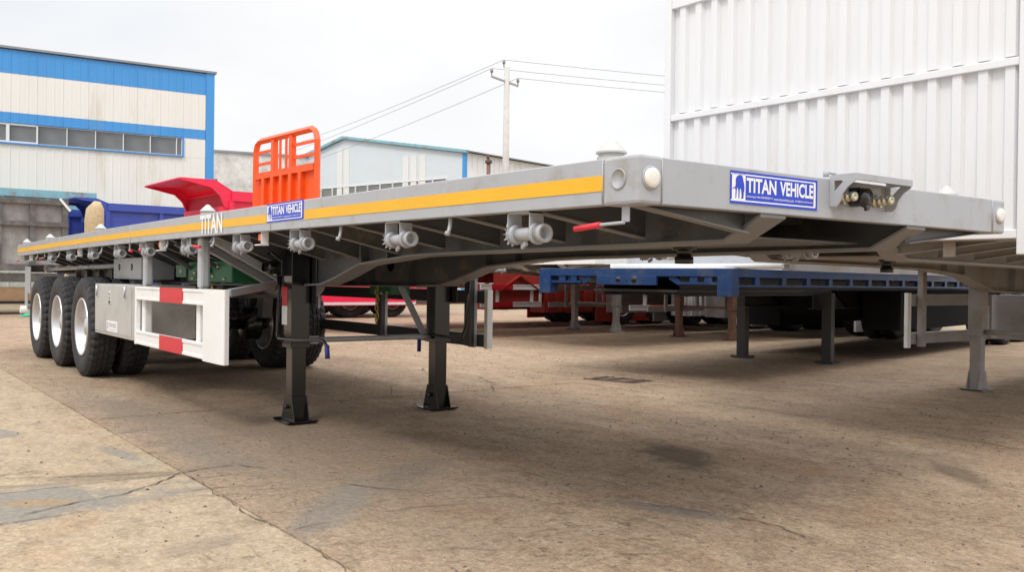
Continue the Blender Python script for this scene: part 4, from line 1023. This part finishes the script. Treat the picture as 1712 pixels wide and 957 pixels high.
# pale blue rusty body behind it
pb = thing('pale_blue_trailer', 'rusty pale blue side wall of a tipper standing behind the dusty grey one', 'dump trailer', (36.0,-6.0,0), math.pi/2)
mb = MB(); mb.box(0,11,-.03,0,1.4,4.0); mb.build('side_wall', M['paleblue'], pb); mb = MB(); mb.box(-.05,11,0,.1,3.96,4.24); mb.build('top_rail', M['paleblue'], pb); mb = MB(); mb.box(0,11,-1.5,-.03,1.3,1.42); mb.build('floor', M['paleblue'], pb)
for i in range(8):
    mb = MB(); mb.box(.1+i*1.5,.25+i*1.5,0,.07,1.4,3.96); mb.build('wall_rib', M['paleblue'], pb)
mb = MB(); mb.box(0,.03,-1.5,0,1.4,3.98); mb.build('front_wall', M['paleblue'], pb)
mb = MB(); mb.box(.5,.7,-.5,-.3,0,1.3); mb.box(10,10.2,-.5,-.3,0,1.3); mb.box(.5,.7,-1.4,-1.2,0,1.3); mb.box(10,10.2,-1.4,-1.2,0,1.3); mb.build('support_leg', M['paleblue'], pb)

# ------------------------------------------------------------------ buildings
def frame_at(P, Q):
    """matrix: local x from P to Q along the wall, local y = into the building (away from the camera), z up"""
    P, Q = Vector(P), Vector(Q); d = (Q-P); ang = math.atan2(d.y, d.x); return P, ang, d.length
# blue and white factory: right corner (37.76,-11.19), wall runs left through (38.52,-3.12)
A = Vector((37.76,-11.19)); B = Vector((38.52,-3.12)); dirL = (B-A).normalized()
fac = thing('factory_building', 'large cream and blue clad factory hall with a long window band on the left', 'building', (A.x, A.y, 0), math.atan2(dirL.y, dirL.x))
# local x: from the right corner to the left; camera side is local +y (rotate dir +90deg: (-dir.y, dir.x) points -X => towards camera)
FL = 34.0
def fbox(name, x0, x1, y0, y1, z0, z1, m, par=fac, bev=0): 
    mb = MB(); mb.box(x0,x1,y0,y1,z0,z1); return mb.build(name, m, par, bev)
def cladding(name, x0, x1, z0, z1, m, par, y=0., pitch=.31, skip=None):
    mb = MB(); mb.box(x0, x1, y-.06, y, z0, z1)
    k = int((x1-x0)/pitch)
    for i in range(k+1):
        x = x0+i*pitch
        if x > x1-.05: break
        big = (i % 3 == 0)
        mb.prism([(x,y),(x+.015,y+.022 if big else y+.012),(x+.055,y+.022 if big else y+.012),(x+.07,y)], 2, z0+.002, z1-.002)
    return mb.build(name, m, par)
WZ0, WZ1 = 6.25, 7.02
fbox('wall_core', .02, FL, -20, -.3, 0, 9.85, M['facwhite'])
cladding('wall_panel', .35, FL, 8.97, 9.90, M['facblue'], fac, .005)
cladding('wall_panel', .35, FL, 7.44, 8.965, M['facwhite'], fac)
cladding('wall_panel', .35, FL, 7.03, 7.435, M['facblue'], fac, .006)
cladding('wall_panel', .35, FL, 0.0, 6.20, M['facwhite'], fac)
cladding('wall_panel', .35, 1.25, 6.205, 7.025, M['facwhite'], fac)
mb = MB(); mb.box(0,.35,-.3,.05,0,9.93); mb.build('corner_trim', M['facblue'], fac)
mb = MB(); mb.box(-.08,FL,-.4,.10,9.93,10.02); mb.build('roof_edge', M['roof'], fac)
mb = MB(); mb.box(.02,FL,-20,-.4,9.86,9.9); mb.build('roof', M['roof'], fac)
mb = MB(); mb.box(1.25,FL,-.02,.09,6.20,6.25); mb.box(1.25,1.31,-.02,.05,6.25,7.03); mb.build('window_sill', M['facblue'], fac)
win = MB(); x = 1.31; nwin = 0
pane_w = 1.06
while x < 18:
    wo_ = bpy.data.objects.new('window', None); C.objects.link(wo_); wo_.parent = fac; wo_.location = (x, 0, 0)
    pw = .22 if nwin == 0 else pane_w
    fm = MB(); t = .035
    if 6 <= nwin <= 7:
        fm.box(0,pw,-.10,-.02,WZ0,WZ0+.07); fm.box(0,pw,-.10,-.02,WZ1-.07,WZ1); fm.box(0,.06,-.10,-.02,WZ0+.07,WZ1-.07); fm.box(pw-.06,pw,-.10,-.02,WZ0+.07,WZ1-.07)
    else:
        fm.box(0,t,-.09,-.03,WZ0,WZ1); fm.box(t,pw,-.09,-.05,WZ0,WZ0+.03); fm.box(t,pw,-.09,-.05,WZ1-.03,WZ1)
    fm.build('window_frame', M['frame_alu'], wo_)
    gl = MB(); gl.box(.01,pw-.01,-.10,-.085,WZ0+.01,WZ1-.01); gl.build('pane', M['glass'], wo_)
    x += pw; nwin += 1
# pale blue gabled warehouse
P = Vector((35.38,-22.78)); Q = Vector((51.9,-18.65)); dq = (Q-P).normalized(); GL = (Q-P).length
ware = thing('warehouse_building', 'pale blue gabled steel warehouse with dark window strip in the distance', 'building', (P.x, P.y, 0), math.atan2(dq.y, dq.x))
# local x: from right corner leftwards; +y towards the camera? rotate dq by +90: (-dq.y,dq.x)
EV, PK = 7.35, 8.85; ap = GL*.53
body = MB()
body.prism([(0,0),(GL,0),(GL,EV-.3),(ap,PK),(0,EV)], 1, -26, -.05); body.build('wall', M['lbside'], ware)
fw = MB(); fw.prism([(.1,0),(GL-.1,0),(GL-.1,EV-.35),(ap,PK-.06),(.1,EV-.06)], 1, -.05, .0)
fw.build('gable_wall', M['lbwall'], ware)
for xx in (2.7, 3.35, 3.95, 8.6, 9.2):
    mb = MB(); mb.box(xx,xx+.42,0,.03,0,EV+(.1 if xx < 5 else .9)); mb.build('light_panel', M['lightpanel'], ware)
mb = MB(); mb.bar((-.2,.05,EV+.02),(ap,.05,PK+.02),.3,.14); mb.bar((ap,.05,PK+.02),(GL+.2,.05,EV-.28),.3,.14); mb.build('roof_edge', M['paleblue'], ware)
mb = MB(); mb.bar((-.3,-13,EV+.03),(ap,-13,PK+.03),26,.06); mb.bar((ap,-13,PK+.03),(GL+.3,-13,EV-.27),26,.06); mb.build('roof', M['roof'], ware)
mb = MB(); mb.box(-.06,.12,-.1,.06,0,EV-.05); mb.build('corner_trim', M['facblue'], ware)
mb = MB()
for i in range(60): mb.box(-.03,0,-.6-i*.42,-.52-i*.42,0,EV-.1)
mb.build('side_cladding', M['lbside'], ware)
for i in range(13):
    x = 1.2+i*.98; wo_ = bpy.data.objects.new('window', None); C.objects.link(wo_); wo_.parent = ware; wo_.location = (x,0,0)
    fm = MB(); fm.box(0,.95,0,.05,5.4,5.45); fm.box(0,.95,0,.05,6.12,6.18); fm.box(0,.03,0,.05,5.45,6.12); fm.box(.92,.95,0,.05,5.45,6.12); fm.build('window_frame', M['frame_alu'], wo_)
    gl = MB(); gl.box(.03,.92,.0,.02,5.45,6.12); gl.build('pane', M['glass'], wo_)
# peeling old building between them
old = thing('old_building', 'weathered grey building with peeling whitewash between the factory and the warehouse', 'building', (48.6,-14.6,0), R(76))
mb = MB(); mb.box(-7,9,-8,0,0,8.0); mb.build('wall', M['brick'], old)
mb = MB(); mb.box(-7.1,9.1,-8.1,.1,8.0,8.12); mb.build('roof', M['roof'], old)
for x in (-4.6, -.4, 2.0):
    mb = MB(); mb.box(x,x+.9,-.02,.03,5.4,6.5); f = mb.build('window', M['frame_dirty'], old); mb = MB(); mb.box(x+.08,x+.82,.03,.035,5.48,6.42); mb.build('pane', M['glass'], f)
# ------------------------------------------------------------------ pole and wires
pole = thing('utility_pole', 'tall concrete utility pole with one crossarm in front of the warehouse', 'utility pole', (24.49,-17.32,0))
mb = MB(); mb.tube([(0,0,0),(0,0,8.75)], [.15,.10], 14); mb.build('pole_shaft', M['concrete'], pole)
ca = MB(); ca.bar((.25,.52,8.40),(-.25,-.34,8.08),.065,.065); ca.build('crossarm', M['wire'], pole)
for p in ((.24,.5,8.42),(-.24,-.32,8.1),(0.05,.1,8.75)):
    mb = MB(); mb.lathe([(0,.02),(.12,.02),(.12,.05),(.2,.055),(.26,.04),(.28,0)], p, (0,0,1), 8); mb.build('insulator', M['roof'], pole)
def wire(a, b, sag, r=.009, lab=None, grp='overhead wires on the utility pole'):
    a, b = Vector(a), Vector(b); pts = []
    for i in range(17):
        t = i/16; p = a.lerp(b, t); p.z -= sag*4*t*(1-t); pts.append(p)
    mb = MB(); mb.tube(pts, r, 6); o = mb.build('overhead_wire', M['wire']); return tag(o, lab, 'wire', grp)
tops = [(24.54,-17.22,9.02),(24.73,-16.82,8.69),(24.25,-17.64,8.37)]
nm = ['top', 'middle', 'lowest']
for i, t in enumerate(tops):
    wire(t, (t[0]+48, t[1]-2.2, t[2]-.3-.5*i), .5, lab=f'{nm[i]} of the three thin wires running left from the utility pole down to the warehouse')
    wire(t, (t[0]-10, t[1]-23.5, t[2]-.15), .2, lab=f'{nm[i]} of the three thin wires running right from the pole to behind the white box')
dw = MB(); dw.tube([(24.6,-16.95,8.3),(24.75,-16.75,6.5),(24.8,-16.7,5.2)], .01, 6); dw.tube([(24.3,-17.6,8.1),(24.3,-17.65,6.5),(24.3,-17.7,5.3)], .008, 6); dw.tube([(24.6,-16.95,8.0),(24.55,-16.98,7.0),(24.75,-16.8,5.6)], .008, 6); dw.build('drop_wire', M['wire'], pole)
vp = thing('vent_pipe', 'short rusty vent pipe with cap beside the utility pole above the flatbed rail', 'pipe', (24.9,-16.85,0))
mb = MB(); mb.tube([(0,0,0),(0,0,5.35)], .075, 12); mb.build('pipe_shaft', M['rust'], vp); mb = MB(); mb.lathe([(0,.13),(.08,.13),(.12,.10),(.12,0)], (0,0,5.3), (0,0,1), 12); mb.tube([(0,0,5.4),(.02,.05,5.6)], .05, 8); mb.build('pipe_cap', M['iron'], vp)
